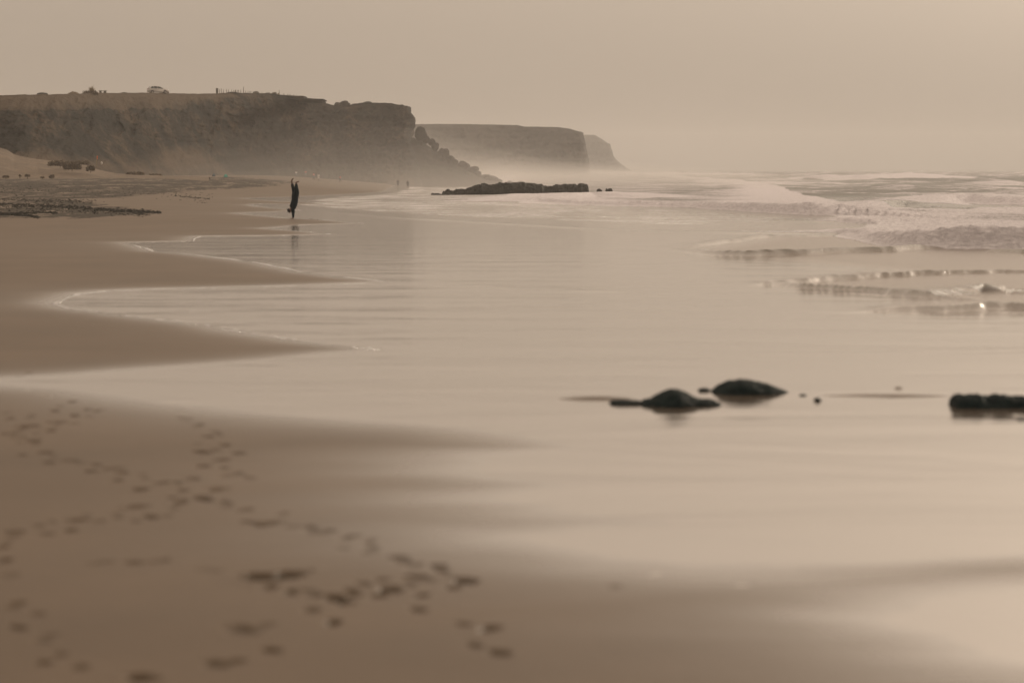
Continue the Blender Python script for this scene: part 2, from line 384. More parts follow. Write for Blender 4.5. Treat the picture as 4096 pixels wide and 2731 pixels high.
for px, py, wd, a in FP:
    if a <= 0: continue
    gx, gy = ground(np.array([px]), np.array([py])); gx, gy = float(gx[0]), float(gy[0])
    rx = max(0.065, wd/F*gy*1.08); ry = rx*random.uniform(1.1, 1.7); sl = random.uniform(-0.5, 0.5)
    r0 = np.searchsorted(ys, gy - ry*3); r1_ = np.searchsorted(ys, gy + ry*3)
    c0_ = np.searchsorted(XX[r0], gx - rx*4 - 0.3); c1_ = np.searchsorted(XX[r0], gx + rx*4 + 0.3)
    sx = XX[r0:r1_, c0_:c1_]; sy = YY[r0:r1_, c0_:c1_]
    if sx.size == 0: continue
    wob = 0.25*pn(sx*18, sy*9, px)
    q = np.sqrt(((sx-gx - sl*(sy-gy))/rx)**2 + ((sy-gy)/ry)**2) + wob
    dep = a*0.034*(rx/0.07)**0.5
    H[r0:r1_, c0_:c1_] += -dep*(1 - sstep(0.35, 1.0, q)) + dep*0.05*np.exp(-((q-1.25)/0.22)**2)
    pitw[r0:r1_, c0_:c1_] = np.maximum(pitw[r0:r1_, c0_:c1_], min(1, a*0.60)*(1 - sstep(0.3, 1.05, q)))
rockz = gpoly([(-300,417),(0,413),(250,411),(520,408),(700,420),(640,432),(500,440),(330,455),(200,462),(340,478),(430,490),(330,500),(180,507),(-300,512)])
wr = sdf(XX, YY, rockz)
wrack = sstep(-5, 4, wr) * 0.80
wrack = np.where(wr < -4.9, -5.0, wrack)
fine_h = 0.012*fbm(XX*2.2, YY*0.8, 5, 4)*sstep(60, 90, YY)*(wr > -5) * sstep(-6, 6, wr) * 3
wetness = np.clip(np.exp(-np.maximum(-D, 0)/(0.35 + 0.40*sstep(32, 20, YY)))*1.0 + 0.10*np.exp(-np.maximum(-D, 0)/6.0), 0, 1)
wetness = np.where(barw > 0.05, 0.45, wetness)
SAND_Z = GZ + H + fine_h
SAND_Z = np.where(YY > 1000, SAND_Z - 3*sstep(1000, 1500, YY), SAND_Z)
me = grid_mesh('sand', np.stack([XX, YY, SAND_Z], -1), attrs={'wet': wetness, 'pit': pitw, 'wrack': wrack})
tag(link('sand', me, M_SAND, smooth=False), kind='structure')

# --- waves: crest lines in overview pixels: (x, y, height m), front width, back width, foam amount, raggedness
WAVES = [
 # big broken front at right
 ([(1905,541,0.02),(1935,537,0.14),(2007,544,0.24),(2064,560,0.30),(2120,568,0.33),(2210,571,0.36),(2352,571,0.36),(2800,571,0.36)], 1.2, 3.5, 1.0, 0.7),
 ([(1895,510,0.02),(1930,508,0.16),(1989,514,0.16),(2060,512,0.1)], 0.5, 3.0, 0.7, 0.5),
 ([(1180,466,0.05),(1240,465,0.30),(1378,472,0.28),(1520,475,0.28),(1631,478,0.30),(1675,482,0.32),(1796,489,0.38),(1860,492,0.42),(1912,494,0.3),(1960,493,0.1)], 0.8, 7, 1.0, 0.9),
 # small bores
 ([(1572,576,0.03),(1600,581,0.08),(1650,587,0.13),(1720,589,0.16),(1850,587,0.18),(1950,581,0.17),(2040,579,0.19),(2110,573,0.15),(2180,572,0.0)], 0.40, 1.5, 0.16, 0.30),
 ([(1572,574,0.02),(1600,566,0.05),(1640,560,0.11),(1690,556,0.12),(1720,549,0.07),(1745,546,0.14),(1790,545,0.06),(2000,541,0.06)], 0.4, 0.8, 0.2, 0.3),
 ([(2250,576,0),(2300,579,0.08),(2352,583,0.12),(2500,586,0.12)], 0.4, 1.5, 0.15, 0.3),
 ([(1780,655,0.05),(1850,648,0.12),(1950,640,0.12),(2060,634,0.10),(2150,630,0.10),(2352,627,0.07),(2600,625,0.04)], 0.25, 0.5, 0.05, 0.5),
 ([(1780,655,0.05),(1850,662,0.12),(1930,668,0.12),(2040,675,0.11),(2100,683,0.08),(2200,688,0.05)], 0.25, 0.5, 0.05, 0.5),
 ([(2110,685,0.0),(2160,683,0.08),(2200,673,0.12),(2250,668,0.15),(2300,672,0.06),(2400,668,0.03)], 0.3, 0.9, 0.35, 0.4),
 ([(2028,714,0.06),(2100,712,0.10),(2170,716,0.11),(2260,712,0.11),(2352,712,0.12),(2600,712,0.12)], 0.25, 0.4, 0.1, 0.4),
 ([(1195,466,.02),(1240,463,.12),(1285,457,.32),(1345,450,.42),(1420,452,.35),(1500,456,.1)], 1.5, 9, 1.0, 1.2),
 # thin leading line of the swash
 ([(648,480,0.0),(700,483,0.016),(919,501,0.028),(1100,511,0.03),(1378,527,0.034),(1550,532,0.034),(1745,538.5,0.034),(1900,538,0.03)], 0.35, 0.8, 0.0, 0.25),
 ([(900,655,0.0),(1060,657,0.008),(1200,664,0.010),(1400,670,0.010),(1600,678,0.0)], 0.25, 0.5, 0.0, 0.4),
 # lumps behind the front
 ([(1950,487,0.0),(2010,481,0.35),(2060,478,0.45),(2130,481,0.2),(2300,483,0.1)], 2.0, 5, 0.35, 1.2),
 ([(2000,468,0),(2060,459,0.25),(2100,455,0.55),(2130,458,0.3),(2180,465,0.0)], 2.5, 7, 0.1, 1.2),
 ([(2145,472,0.0),(2180,466,0.5),(2240,465,0.6),(2300,467,0.45),(2352,470,0.3),(2500,471,0.1)], 2.5, 8, 0.8, 1.5),
 ([(1000,399,0),(1200,402,0.4),(1350,400,0.8),(1500,399,0.5),(1700,402,0.4),(1800,403,0)], 25, 60, 0.7, 14),
 # far breakers
 ([(1810,415,0.1),(1850,414,0.6),(1900,415,1.1),(1925,415,0.7),(1960,415,1.15),(2000,414,0.95),(2030,413,1.3),(2065,412,1.6),(2085,409,0.5),(2150,406,0.2)], 7, 16, 0.8, 8),
 ([(1700,424,0.0),(1760,423,0.4),(1830,425,0.3),(1900,424,0.0)], 5, 14, 0.6, 6),
 ([(1960,436,0.0),(2040,434,0.35),(2120,437,0.3),(2260,434,0.45),(2400,436,0.4)], 4, 10, 0.5, 5),
 ([(2200,428,0.2),(2280,422,0.9),(2340,419,1.3),(2400,418,1.2)], 6, 16, 0.1, 4),
 ([(2060,422,0.0),(2120,418,0.7),(2170,412,1.0),(2230,412,0.5),(2300,411,0.8)], 9, 25, 0.1, 5),
]
WL = np.zeros_like(H); foam = np.zeros_like(H); deep = np.zeros_like(H)
for pts, wf, wb, fo, rag in WAVES:
    a = np.array(pts, float)
    gx, gy = ground(a[:, 0]*K, a[:, 1]*K); hh = a[:, 2]
    R_ = wb*4 + 2
    m = (XX > gx.min()-R_) & (XX < gx.max()+R_) & (YY > gy.min()-R_) & (YY < gy.max()+R_)
    x = XX[m]; y = YY[m]
    if x.size == 0: continue
    sc_ = 1.0/max(wb, 0.6)
    oc = 4 if fo > 0.5 else 2
    wx = x + rag*0.55*fbm(x*sc_*0.7, y*sc_*0.7, gy[0], oc); wy = y + rag*1.1*fbm(x*sc_*0.7 + 9, y*sc_*0.4, gy[0]+4, oc)
    best = np.full(x.shape, 1e9); dsg = np.zeros(x.shape); am = np.zeros(x.shape)
    for q in range(len(gx)-1):
        ex, ey = gx[q+1]-gx[q], gy[q+1]-gy[q]; L = ex*ex + ey*ey + 1e-9
        tr = ((wx-gx[q])*ex + (wy-gy[q])*ey)/L; t = np.clip(tr, 0, 1)
        dx_, dy_ = wx-gx[q]-t*ex, wy-gy[q]-t*ey; dd = np.hypot(dx_, dy_)
        sg = np.where(ex*(wy-gy[q]) - ey*(wx-gx[q]) > 0, 1, -1)
        c = dd < best
        best[c] = dd[c]; dsg[c] = (sg*dd)[c]; am[c] = (hh[q] + t*(hh[q+1]-hh[q]))[c]
    d = dsg
    am = am*(1 + (0.55 if fo > 0.5 else 0.3)*fbm(x*sc_*0.5+5, y*sc_*0.3, 2.2, 3))
    wfe = max(wf*0.75, 0.00011*float(gy.mean())**1.8)
    p = np.where(d < 0, sstep(-wfe, 0, d), np.exp(-(np.maximum(d, 0)/wb)**1.2))
    WL[m] += am*p
    if fo > 0:
        ff = fo*np.where(d < 0, sstep(-wfe*1.5, -wfe*1.0, d), np.exp(-np.maximum(d, 0)/(wb*1.3))) * np.clip(am/(0.30*hh.max()+1e-3), 0, 1)
        foam[m] = np.maximum(foam[m], ff)
        WL[m] += fo*am*p*(0.18*ridged(x*1.6*sc_, y*1.2*sc_, 1.1, 4) + 0.10*ridged(x*6.5*sc_, y*3*sc_, 5.1, 3) - 0.12)
FO = gpoly([(1185,467),(1378,474),(1631,479),(1675,483),(1796,491),(1912,496),(1908,509),(1989,516),(1912,540),(2007,545),(2064,563),(2116,572),
            (2209,575),(2800,575),(2800,495),(2352,480),(2200,484),(2060,482),(1960,476),(1880,455),(1800,432),(1700,416),(1500,401),(1200,400),(1120,410),(1120,425),(1140,445)])
fd = sdf(XX, YY, FO)
foam = np.maximum(foam, sstep(-0.6, 0.8, fd)*(0.45 + 0.38*sstep(14, 0, fd) + 0.12*fbm(XX*0.06, YY*0.06, 3, 3)))
foam = np.maximum(foam, 0.72*np.exp(-((D-0.05)/0.09)**2)*sstep(24, 40, YY)*(0.75+0.4*pn(XX*1.3, YY*0.25, 8.0)))
foam = np.maximum(foam, sstep(140, 220, YY)*sstep(10, 40, XX)*(0.42 + 0.30*fbm(XX*0.06, YY*0.018, 5.0, 4)))
# thin foam haze in the shallows behind the leading line, lace patches closer in
FO2 = gpoly([(920,428),(1100,430),(1200,466),(1550,478),(1900,500),(1900,530),(1500,520),(1100,502),(850,492),(620,472),(700,455),(860,445)])
fd2 = sdf(XX, YY, FO2); foam = np.maximum(foam, sstep(0, 3, fd2)*(0.40 + 0.15*fbm(XX*0.25, YY*0.05, 2.0, 4)))
for pl, amt in [([(1850,790),(1950,770),(2120,752),(2352,745),(2400,790),(2100,800),(1880,845)], 0.20), ([(2230,850),(2352,855),(2500,870),(2352,875),(2240,862)], 0.2),
                ([(2200,1130),(2352,1100),(2500,1120),(2352,1150)], 0.2), ([(1850,735),(2100,735),(2352,728),(2352,745),(2000,752)], 0.12),
                ([(1060,655),(1500,668),(1700,680),(1400,676),(1060,662)], 0.16), ([(1575,575),(1750,549),(2000,545),(2064,566),(1720,588)], 0.16),([(1565,576),(1585,566),(1640,558),(1660,575),(1700,588),(1640,588)], 0.6),
                ([(1790,655),(2150,632),(2352,630),(2352,712),(2030,714),(2150,690)], 0.15),([(1600,400),(2352,392),(2500,480),(1950,478)], 0.17)]:
    f_ = sdf(XX, YY, gpoly(pl)); foam = np.maximum(foam, sstep(-0.2, 1.2, f_)*amt)
chop = sstep(-2, 6, fd)
chopz = gpoly([(1575,575),(1750,545),(2000,540),(2800,576),(2800,720),(2030,716),(2120,690),(1790,655),(2000,620)])
chop = np.maximum(chop, sstep(-1, 2, sdf(XX, YY, chopz))*0.45)
open_sea = sstep(150, 260, YY)*sstep(0, 30, XX - 0.02*YY)
chop = np.maximum(chop, open_sea)
chop = np.maximum(chop, 0.10*sstep(60, 130, YY))
deep = np.clip(sstep(60, 200, YY)*sstep(2, 15, XX)*0.9 + np.clip(WL*4, 0, 1)*0.8, 0, 1)
sw = sstep(160, 420, YY)*sstep(-10, 60, XX)
WL += sw*(0.50*fbm(XX*0.045, YY*0.045, 4, 4) + 0.16*ridged(XX*0.16, YY*0.10, 2, 3)) + sstep(700, 1600, YY)*0.30*fbm(XX*0.012, YY*0.02, 8, 3)
WL += sstep(-1, 2, fd)*(0.05*ridged(XX*1.6, YY*0.9, 6, 4)*(0.35+0.65*sstep(12, 0, fd)) )*sstep(300, 150, YY)
WL += np.where(chop > 0.3, chop, 0)*0.014*ridged(XX*5.5 + YY*2.0, YY*0.8, 12, 3)*sstep(64, 72, YY)*sstep(330, 200, YY)
SEA_Z = GZ + WL
keep = (D > -0.6) | (WL > 0.02)
keep &= (YY > 9) & (XX > -400)
me = grid_mesh('sea', np.stack([XX, YY, SEA_Z], -1), keep=keep, attrs={'foam': foam, 'deep': deep, 'chop': chop})
tag(link('sea', me, M_SEA, smooth=False), kind='structure')
def zs(x, y):
    """height of the sand at a point"""
    r = int(np.clip(np.searchsorted(ys, y), 1, len(ys)-1)); c = int(np.clip(np.searchsorted(XX[r], x), 1, XX.shape[1]-1))
    return float(SAND_Z[r, c])

# ------------------------------------------------------------------ cliffs
def make_cliff(name, top, dist, setback, zfoot, material, nose=None, step=3.0, amp=1.0, plateau=300, rows=150, talus=0.35, prow=22, freq=1.0, soilf=None):
    tp = np.array(top, float)
    px = np.arange(tp[0, 0], tp[-1, 0], step); py = np.interp(px, tp[:, 0], tp[:, 1])
    Yt = dist(px) + setback(px)
    u, dy, dz = ray(px, py); t = Yt/dy
    Xt = u*t; Zt = CAMH + dz*t
    Yf = dist(px)
    vv = np.linspace(0, 1, rows)[:, None]
    # profile: debris slope then steep face
    z = zfoot + (Zt - zfoot)[None, :]*vv
    tl = talus(px)[None, :] if callable(talus) else talus
    hv = np.where(vv < tl, 0.72*vv/np.maximum(tl, 1e-3), 0.72 + 0.28*((vv-tl)/(1-tl))**1.0)
    Yp = Yf[None, :] + hv*setback(px)[None, :]
    Xp = u[None, :]*0 + (Xt/Yt)[None, :]*Yp
    # relief
    q = freq
    env = np.sin(np.clip(vv*1.02, 0, 1)*math.pi)**0.5*0.9 + 0.1
    face = sstep(0, 0.42, vv - tl + 0.28)
    r = ridged(Xp*0.055*q, z*0.05*q, Yp*0.01, 5)*1.5*face + fbm(Xp*0.10*q, z*0.12*q, 3.1, 5)*1.4 + fbm(Xp*0.5*q, z*0.6*q, 1.1, 4)*0.5 + ridged(Xp*0.22*q, z*0.10*q, 9.0, 3)*0.55*face
    bands = pn(z*0.9*q, Xp*0.04*q, 2.0)*0.5*face
    Yp = Yp - amp*(1 + 0.45*sstep(900, 1300, px)[None, :])*env*(r + bands)
    tw = sstep(0.93, 1.0, vv)
    Zp = z + amp*0.22*fbm(Xp*0.7*q, Yp*0.2*q, 7.7, 4)*(0.3 + 0.7*vv)*(1 - 0.8*sstep(0.90, 1.0, vv))
    S = (1 - face)*0.30 + sstep(0.84, 1.0, vv)*0.45 + 0*Xp
    if soilf: S = S + soilf(px[None, :] + 0*vv, vv + 0*px[None, :])
    # nose: points wrap round the end and run away from the sea
    if nose is not None:
        ns = np.array(nose, float)
        k = 40
        zz = Zp[:, -1]
        npx = np.interp(-zz, -(CAMH + (HOR - ns[:, 1])/F*Yt[-1]), ns[:, 0]) if True else 0
        Xn = (npx - 2048)/F*Yt[-1]
        cols = []
        X0 = Xp[:, -1]; Y0 = Yp[:, -1]; Y1 = Yt[-1]
        a = np.linspace(0, 1, k)[1:]
        for s in a:
            if s < 0.35:
                e = s/0.35; xx = X0 + (Xn-X0)*math.sin(e*math.pi/2); yy = Y0 + (Y1 + 3 - Y0)*(1-math.cos(e*math.pi/2))
            else:
                e = (s-0.35)/0.65; xx = Xn - e*e*plateau*0.25; yy = Y1 + 3 + e*plateau
            cols.append((xx + 0.5*amp*fbm(zz*0.3*q, s*20, 3, 3), yy + 0*zz, zz))
        cols = np.array(cols)                         # k-1, 3, rows
        Xp = np.concatenate([Xp, cols[:, 0].T], 1); Yp = np.concatenate([Yp, cols[:, 1].T], 1); Zp = np.concatenate([Zp, cols[:, 2].T], 1)
        S = np.concatenate([S, np.repeat(S[:, -1:], k-1, 1)], 1)
    # plateau rows
    e = (np.arange(1, prow+1)/prow)[:, None]**1.8
    Xb, Yb, Zb = Xp[-1], Yp[-1], Zp[-1]
    Xq = Xb + 0*e - e*plateau*0.1; Yq = Yb + e*plateau; Zq = Zb - e*plateau*0.012 + 0.06*amp*fbm(Xq*0.3, Yq*0.3, 4, 3)*(e > 0) - 0.15*sstep(0, 0.05, e)
    if nose is not None:
        Xq[:, -39:] = np.minimum(Xq[:, -39:], Xb[-39:])
    drop = np.stack([Xq[-1:], Yq[-1:] + 1, np.full_like(Xq[-1:], zfoot - 2)], -1)
    P = np.concatenate([np.stack([Xp, Yp, Zp], -1), np.stack([Xq, Yq, Zq], -1), drop], 0)
    P[0, :, 2] = zfoot - 1.5
    S = np.concatenate([S, np.full((prow+1, S.shape[1]), 0.8)], 0)
    me = grid_mesh(name, P, attrs={'soil': S})
    return link(name, me, material, smooth=False)

TOP1 = [(-700,396),(-300,388),(0,382),(149,379),(333,375),(402,373),(478,373),(560,372),(593,371),(670,374),(800,376),(863,375),(900,373),(991,373),(1068,374),(1133,381),(1200,386),(1211,393),
        (1290,397),(1292,409),(1336,422),(1400,422),(1412,416),(1470,411),(1500,412),(1565,413),(1598,421),(1611,419),(1622,425)]
NOSE1 = [(1622,425),(1630,432),(1640,453),(1648,466),(1654,480),(1652,500),(1650,526),(1642,545),(1636,570),(1660,640),(1680,700),(1690,740)]
dist1 = lambda p: 448 + 152*sstep(0, 1500, p)
sb1 = lambda p: 45 - 33*sstep(300, 1500, p)
yt1 = lambda p: float(dist1(p) + sb1(p) + 1.5)
def soil1(p, v):
    a = np.exp(-(((p-150)/90.0)**2 + ((v-0.25)/0.22)**2))
    c = np.exp(-(((p-500)/90.0)**2 + ((v-0.62)/0.16)**2))
    d = np.exp(-(((p-750)/120.0)**2 + ((v-0.38)/0.14)**2))
    e = 0.5*sstep(0.5, 0.2, v)
    top = 0.55*sstep(0.78, 0.84, v)*sstep(1000, 700, p) - 0.35*sstep(0.50, 0.60, v)*sstep(0.84, 0.78, v)*sstep(1000, 700, p)
    return top + 0.35*a + 0.45*c + 0.35*d + 0.5*e*(1 - 0.75*sstep(700, 1000, p)) - 0.25*sstep(900, 1300, p)*sstep(0.35, 0.6, v)
c1 = make_cliff('cliff', TOP1, dist1, sb1, -1.9, M_CLIFF, nose=NOSE1, amp=2.0, rows=170, plateau=160,
                talus=lambda p: 0.55 - 0.35*sstep(500, 1400, p), soilf=soil1)
tag(c1, kind='structure')
TOP2 = [(1400,497),(1600,497),(1850,497),(2021,500),(2067,501),(2101,507),(2231,509),(2281,516),(2320,528)]
NOSE2 = [(2320,528),(2333,533),(2337,547),(2342,589),(2346,608),(2350,630),(2354,647),(2352,677),(2356,705)]
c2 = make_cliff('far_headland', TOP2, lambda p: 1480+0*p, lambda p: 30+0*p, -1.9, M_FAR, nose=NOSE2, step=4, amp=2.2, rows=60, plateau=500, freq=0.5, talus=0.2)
tag(c2, kind='structure')
TOP3 = [(2250,540),(2337,540),(2378,540),(2404,555),(2436,576)]
NOSE3 = [(2436,576),(2440,580),(2443,593),(2448,608),(2451,624),(2461,639),(2480,655),(2499,667),(2526,684),(2540,690)]
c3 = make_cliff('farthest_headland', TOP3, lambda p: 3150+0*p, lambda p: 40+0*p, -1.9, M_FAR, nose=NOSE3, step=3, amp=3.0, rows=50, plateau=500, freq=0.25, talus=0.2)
tag(c3, kind='structure')

# ------------------------------------------------------------------ rocks
def rock_mesh(name, r, seed, cuts=9, sub=3, flat=0.75, rough=0.12):
    bm = bmesh.new(); bmesh.ops.create_icosphere(bm, subdivisions=sub, radius=1.0)
    rg = random.Random(seed); pl = []
    for _ in range(cuts):
        n_ = Vector((rg.gauss(0, 1), rg.gauss(0, 1), rg.gauss(0, 1))).normalized(); pl.append((n_, rg.uniform(0.62, 0.9)))
    co = np.array([v.co[:] for v in bm.verts])
    for n_, d in pl:
        n_ = np.array(n_); k = co @ n_ - d; k = np.maximum(k, 0); co -= k[:, None]*n_[None, :]
    co *= (1 + rough*fbm(co[:, 0]*2+seed, co[:, 1]*2, co[:, 2]*2, 4))[:, None]
    co = co*np.array([r[0], r[1], r[2]*flat/0.75])
    for v, c in zip(bm.verts, co): v.co = c
    return bm_mesh(name, bm)
ORD = ['first','second','third','fourth','fifth','sixth','seventh','eighth','ninth','tenth','eleventh','twelfth','thirteenth','fourteenth','fifteenth','sixteenth','seventeenth','eighteenth','nineteenth','twentieth','twenty-first','twenty-second']

# debris slope that runs down from the nose to the sea
RIDGE = [(1560,560),(1642,552),(1668,556),(1700,572),(1720,584),(1745,600),(1790,634),(1845,660),(1880,682),(1915,702),(1950,716),(2010,733),(2040,742)]
rp = np.array(RIDGE, float); px = np.arange(1560, 2040, 1.5); py = np.interp(px, rp[:, 0], rp[:, 1]) + 2.0*fbm(px*0.05, px*0, 1.0, 3)
t_ = np.linspace(-1, 1, 61)[:, None]
Yr = 628.0; u, dy, dz = ray(px, py); Xr = u*Yr/dy; Zr = CAMH + dz*Yr/dy
Yv = Yr + t_*np.where(t_ < 0, 17, 25)
Zv = -2.4 + (Zr + 2.4)[None, :]*(1 - np.abs(t_)**1.15)
Xv = (Xr/Yr)[None, :]*Yv
blk = ridged(Xv*0.35, Yv*0.3, Zv*0.3, 4)
Zv = Zv + 0.45*blk*(1-np.abs(t_))**0.5*sstep(0, 0.15, 1-np.abs(t_)) - 0.4
me = grid_mesh('boulder_slope', np.stack([Xv, Yv + 0*Xv, Zv], -1))
tag(link('boulder_slope', me, M_BOULDER, smooth=False), 'brown slope of broken rock running from the foot of the cliff nose into the surf', 'rock slope')
SIL = [(1684,536,22,24),(1703,561,16,14),(1728,569,15,12),(1742,588,17,14),(1766,608,16,12),(1783,615,15,18),(1803,636,15,12),(1818,645,14,10),(1845,657,18,12),(1866,664,14,10),
       (1893,679,20,14),(1911,695,13,10),(1943,712,22,12),(1972,716,20,12),(1995,727,16,9),(2042,733,16,8),(2082,733,14,8),(2110,738,22,6),(2150,741,22,4)]
for i, (x, y, rx, rz) in enumerate(SIL):
    p = at(x, y, 626); s_ = 626/F
    o = link('boulder', rock_mesh('boulder', (rx*s_*1.15, rx*s_*1.1, rz*s_*1.25), i*3+1, cuts=12), M_BOULDER, smooth=False, loc=p)
    o.rotation_euler = (0, random.uniform(-.3, .3), 0)
    tag(o, f'boulder on the rock shoulder, {ORD[i]} going down from the cliff nose to sea', 'boulder', 'boulders stepping down from the cliff nose')
# cap rocks on the plateau edge
def cap(px0, px1, ytop, ybot, Yd, name, label, cat, seed, tilt=0, cuts=7, m=None, group=None, par=1.0):
    s_ = Yd/F; cx, cy = (px0+px1)/2, (ytop+ybot)/2
    o = link(name, rock_mesh(name, ((px1-px0)/2*s_*1.12, (px1-px0)/2*s_*par, (ybot-ytop)/2*s_*1.2), seed, cuts=cuts), m or M_BOULDER, smooth=False, loc=at(cx, cy, Yd))
    o.rotation_euler = (0, tilt, 0); return tag(o, label, cat, group)
cap(1360,1392,403,428,yt1(1375),'leaning_rock','tilted pointed rock leaning on the cliff top between the flat ledge and the nose','rock',31,tilt=-0.35)
cap(1334,1368,411,428,yt1(1350),'rock','low rounded rock just left of the tilted pointed rock on the cliff top','rock',32)
cap(1388,1402,413,426,yt1(1395),'rock','small rock just right of the tilted pointed rock on the cliff top','rock',33)
cap(1455,1487,407,417,yt1(1470),'rock','flat pale rock on top of the cliff above its sea end','rock',35)
cap(148,190,372,386,yt1(170),'rock','low dark mound of rock on the cliff edge, far left','rock',36)
cap(480,514,370,378,yt1(500),'rock','flat low rock on the cliff edge between the stone bench and the car','rock',38)
cap(902,950,369,378,yt1(925),'rock','long low mound on the cliff edge behind the wooden posts','rock',41)
# flat layered ledge sticking out of the cliff edge
bm = bmesh.new()
for (x0, x1, yt, yb, yd) in [(1195,1293,396,402,0),(1190,1288,402,409,.6),(1150,1215,384,392,.3)]:
    a = at(x0, yt, 590+yd); b_ = at(x1, yb, 590+yd)
    vv_ = add_box(bm, ((a[0]+b_[0])/2, 596+yd, (a[2]+b_[2])/2), (b_[0]-a[0], 12, a[2]-b_[2]))
bmesh.ops.bevel(bm, geom=bm.edges[:], offset=0.08, segments=1, affect='EDGES')
bmesh.ops.subdivide_edges(bm, edges=bm.edges[:], cuts=4)
for v in bm.verts:
    q = pn(v.co.x*0.9, v.co.y*0.5, v.co.z*1.2); v.co.x += float(q)*0.18; v.co.z += float(pn(v.co.x*0.6, v.co.y*.4, 5.0))*0.12
tag(link('rock_ledge', bm_mesh('rock_ledge', bm), M_CLIFF, smooth=False), 'flat layered slab of rock jutting out of the cliff top right of the posts', 'rock ledge')

# low rocks built from their outline: length profile times a rounded cross-section
def ridge_rock(name, prof, ybase, Yd, half, material, label, cat, rough=0.1, freq=2.0, dx=None, group=None):
    pr = np.array(prof, float)
    x0, x1 = pr[0, 0], pr[-1, 0]
    px = np.linspace(x0, x1, 260); top = np.interp(px, pr[:, 0], pr[:, 1])
    s_ = Yd/F
    zb = at(x0, ybase, Yd)[2]
    if name == 'reef': top = top + 5.0*np.minimum(fbm(px*0.035, px*0, 4.0, 4), 0.6)*np.clip((ybase-top)/12, 0, 1) + 1.0
    X = (px - 2048)/F*Yd; Hh = (ybase - top)*s_
    t = np.linspace(-1, 1, 60)[:, None]
    hw = half*(0.35 + 0.65*np.clip(Hh/Hh.max(), 0, 1)**0.6)
    Yv = Yd + t*hw[None, :] + 0.12*half*fbm(X[None, :]*freq*0.6, t*1.5, 1.0, 3)
    prof_t = np.clip(1 - np.abs(t)**2.2, 0, 1)**0.7
    Z = zb + Hh[None, :]*prof_t
    Z = Z + rough*(0.5*ridged(X[None, :]*freq, Yv*freq*0.8, 2.0, 5) - 0.12)*np.clip(prof_t*1.3, 0, 1)*np.clip(Hh[None, :]/Hh.max()*3, 0, 1)
    Z = np.where(prof_t <= 0.001, zb - 0.3, Z)
    P = np.stack([X[None, :] + 0*t, Yv, Z], -1)
    cap_ = P.copy(); 
    first = P[:, :1].copy(); first[..., 2] = zb - 0.3; last = P[:, -1:].copy(); last[..., 2] = zb - 0.3
    P = np.concatenate([first, P, last], 1)
    o = link(name, grid_mesh(name, P), material, smooth=False)
    return tag(o, label, cat, group)
c3x = lambda L: [(1600 + a/2.613, 440 + b/2.613) for a, b in L]
ridge_rock('reef', c3x([(325,890),(335,875),(440,887),(450,866),(530,857),(590,848),(605,860),(620,857),(720,846),(780,812),(830,800),(848,818),(851,795),(900,798),(960,812),(1000,795),(1050,785),(1130,783),(1150,792),(1220,785),(1300,782),(1320,795),(1400,797),(1480,796),(1497,820),(1540,826),(1608,820),(1622,806),(1700,800),(1780,803),(1850,806),(1870,795),(1958,800),(1965,832)]),
           783, 302, 5.0, M_REEF, 'long low dark reef of blocky rock lying in the foam below the cliff end', 'reef', rough=0.55, freq=0.8)
ridge_rock('sea_rock', c3x([(2052,850),(2062,832),(2080,825),(2100,835),(2112,850)]), 766, 330, 1.0, M_REEF, 'tiny rock in the foam, nearer to the reef of the two beyond its right end', 'rock', 0.1)
ridge_rock('sea_rock', c3x([(2146,848),(2152,822),(2168,832),(2190,822),(2212,828),(2222,848)]), 766, 330, 1.2, M_REEF, 'tiny rock in the foam, farther from the reef of the two beyond its right end', 'rock', 0.1)
r3 = lambda L: [(2350 + a/2.352, 1450 + b/2.352) for a, b in L]
r4 = lambda L: [(3300 + a/2.955, 1300 + b/2.955) for a, b in L]
ridge_rock('shore_rock', r3([(500,412),(515,372),(600,345),(680,300),(740,270),(800,255),(860,262),(930,285),(990,320),(1050,348),(1150,352),(1215,368),(1262,390),(1290,412)]), 1626.5, 25.6, 0.42, M_WETROCK,
           'dark domed wet rock mirrored in the shallow water, in front of the longer one', 'rock', 0.022, 9)
ridge_rock('shore_rock', r3([(185,411),(205,385),(235,356),(300,350),(420,358),(490,360),(540,395),(570,410)]), 1625, 25.7, 0.22, M_WETROCK, 'flat dark slab of rock barely above the water, touching the domed rock', 'rock', 0.01, 9)
ridge_rock('shore_rock', r3([(1165,310),(1190,258),(1250,215),(1340,180),(1450,163),(1560,175),(1700,205),(1800,245),(1900,285),(1965,325)]), 1588, 27.0, 0.45, M_WETROCK,
           'long dark humped wet rock behind the domed one, sloping down to the right', 'rock', 0.022, 9)
ridge_rock('shore_rock', r3([(1030,278),(1060,248),(1120,240),(1175,262),(1190,282)]), 1571, 27.2, 0.12, M_WETROCK, 'small dark rock at the left tip of the long humped rock', 'rock', 0.01, 9)
ridge_rock('shore_rock', r3([(1985,330),(2010,302),(2060,300),(2100,325)]), 1590, 26.6, 0.10, M_WETROCK, 'small low dark rock just off the right tip of the long humped rock', 'rock', 0.01, 9)
ridge_rock('shore_rock', r3([(2135,362),(2155,335),(2185,330),(2218,358)]), 1605, 26.0, 0.06, M_WETROCK, 'tiny dark stone, rightmost of the bits beside the long humped rock', 'stone', 0.006, 9)
ridge_rock('shore_rock', r4([(1535,890),(1550,850),(1620,838),(1700,850),(1760,842),(1840,836),(1880,860),(1960,862),(2040,842),(2150,850),(2230,870),(2300,860),(2400,865),(2600,870),(2800,930)]), 1644, 25.4, 0.35, M_WETROCK,
           'long flat dark reef slab with a ragged top at the right edge', 'rock', 0.045, 5)
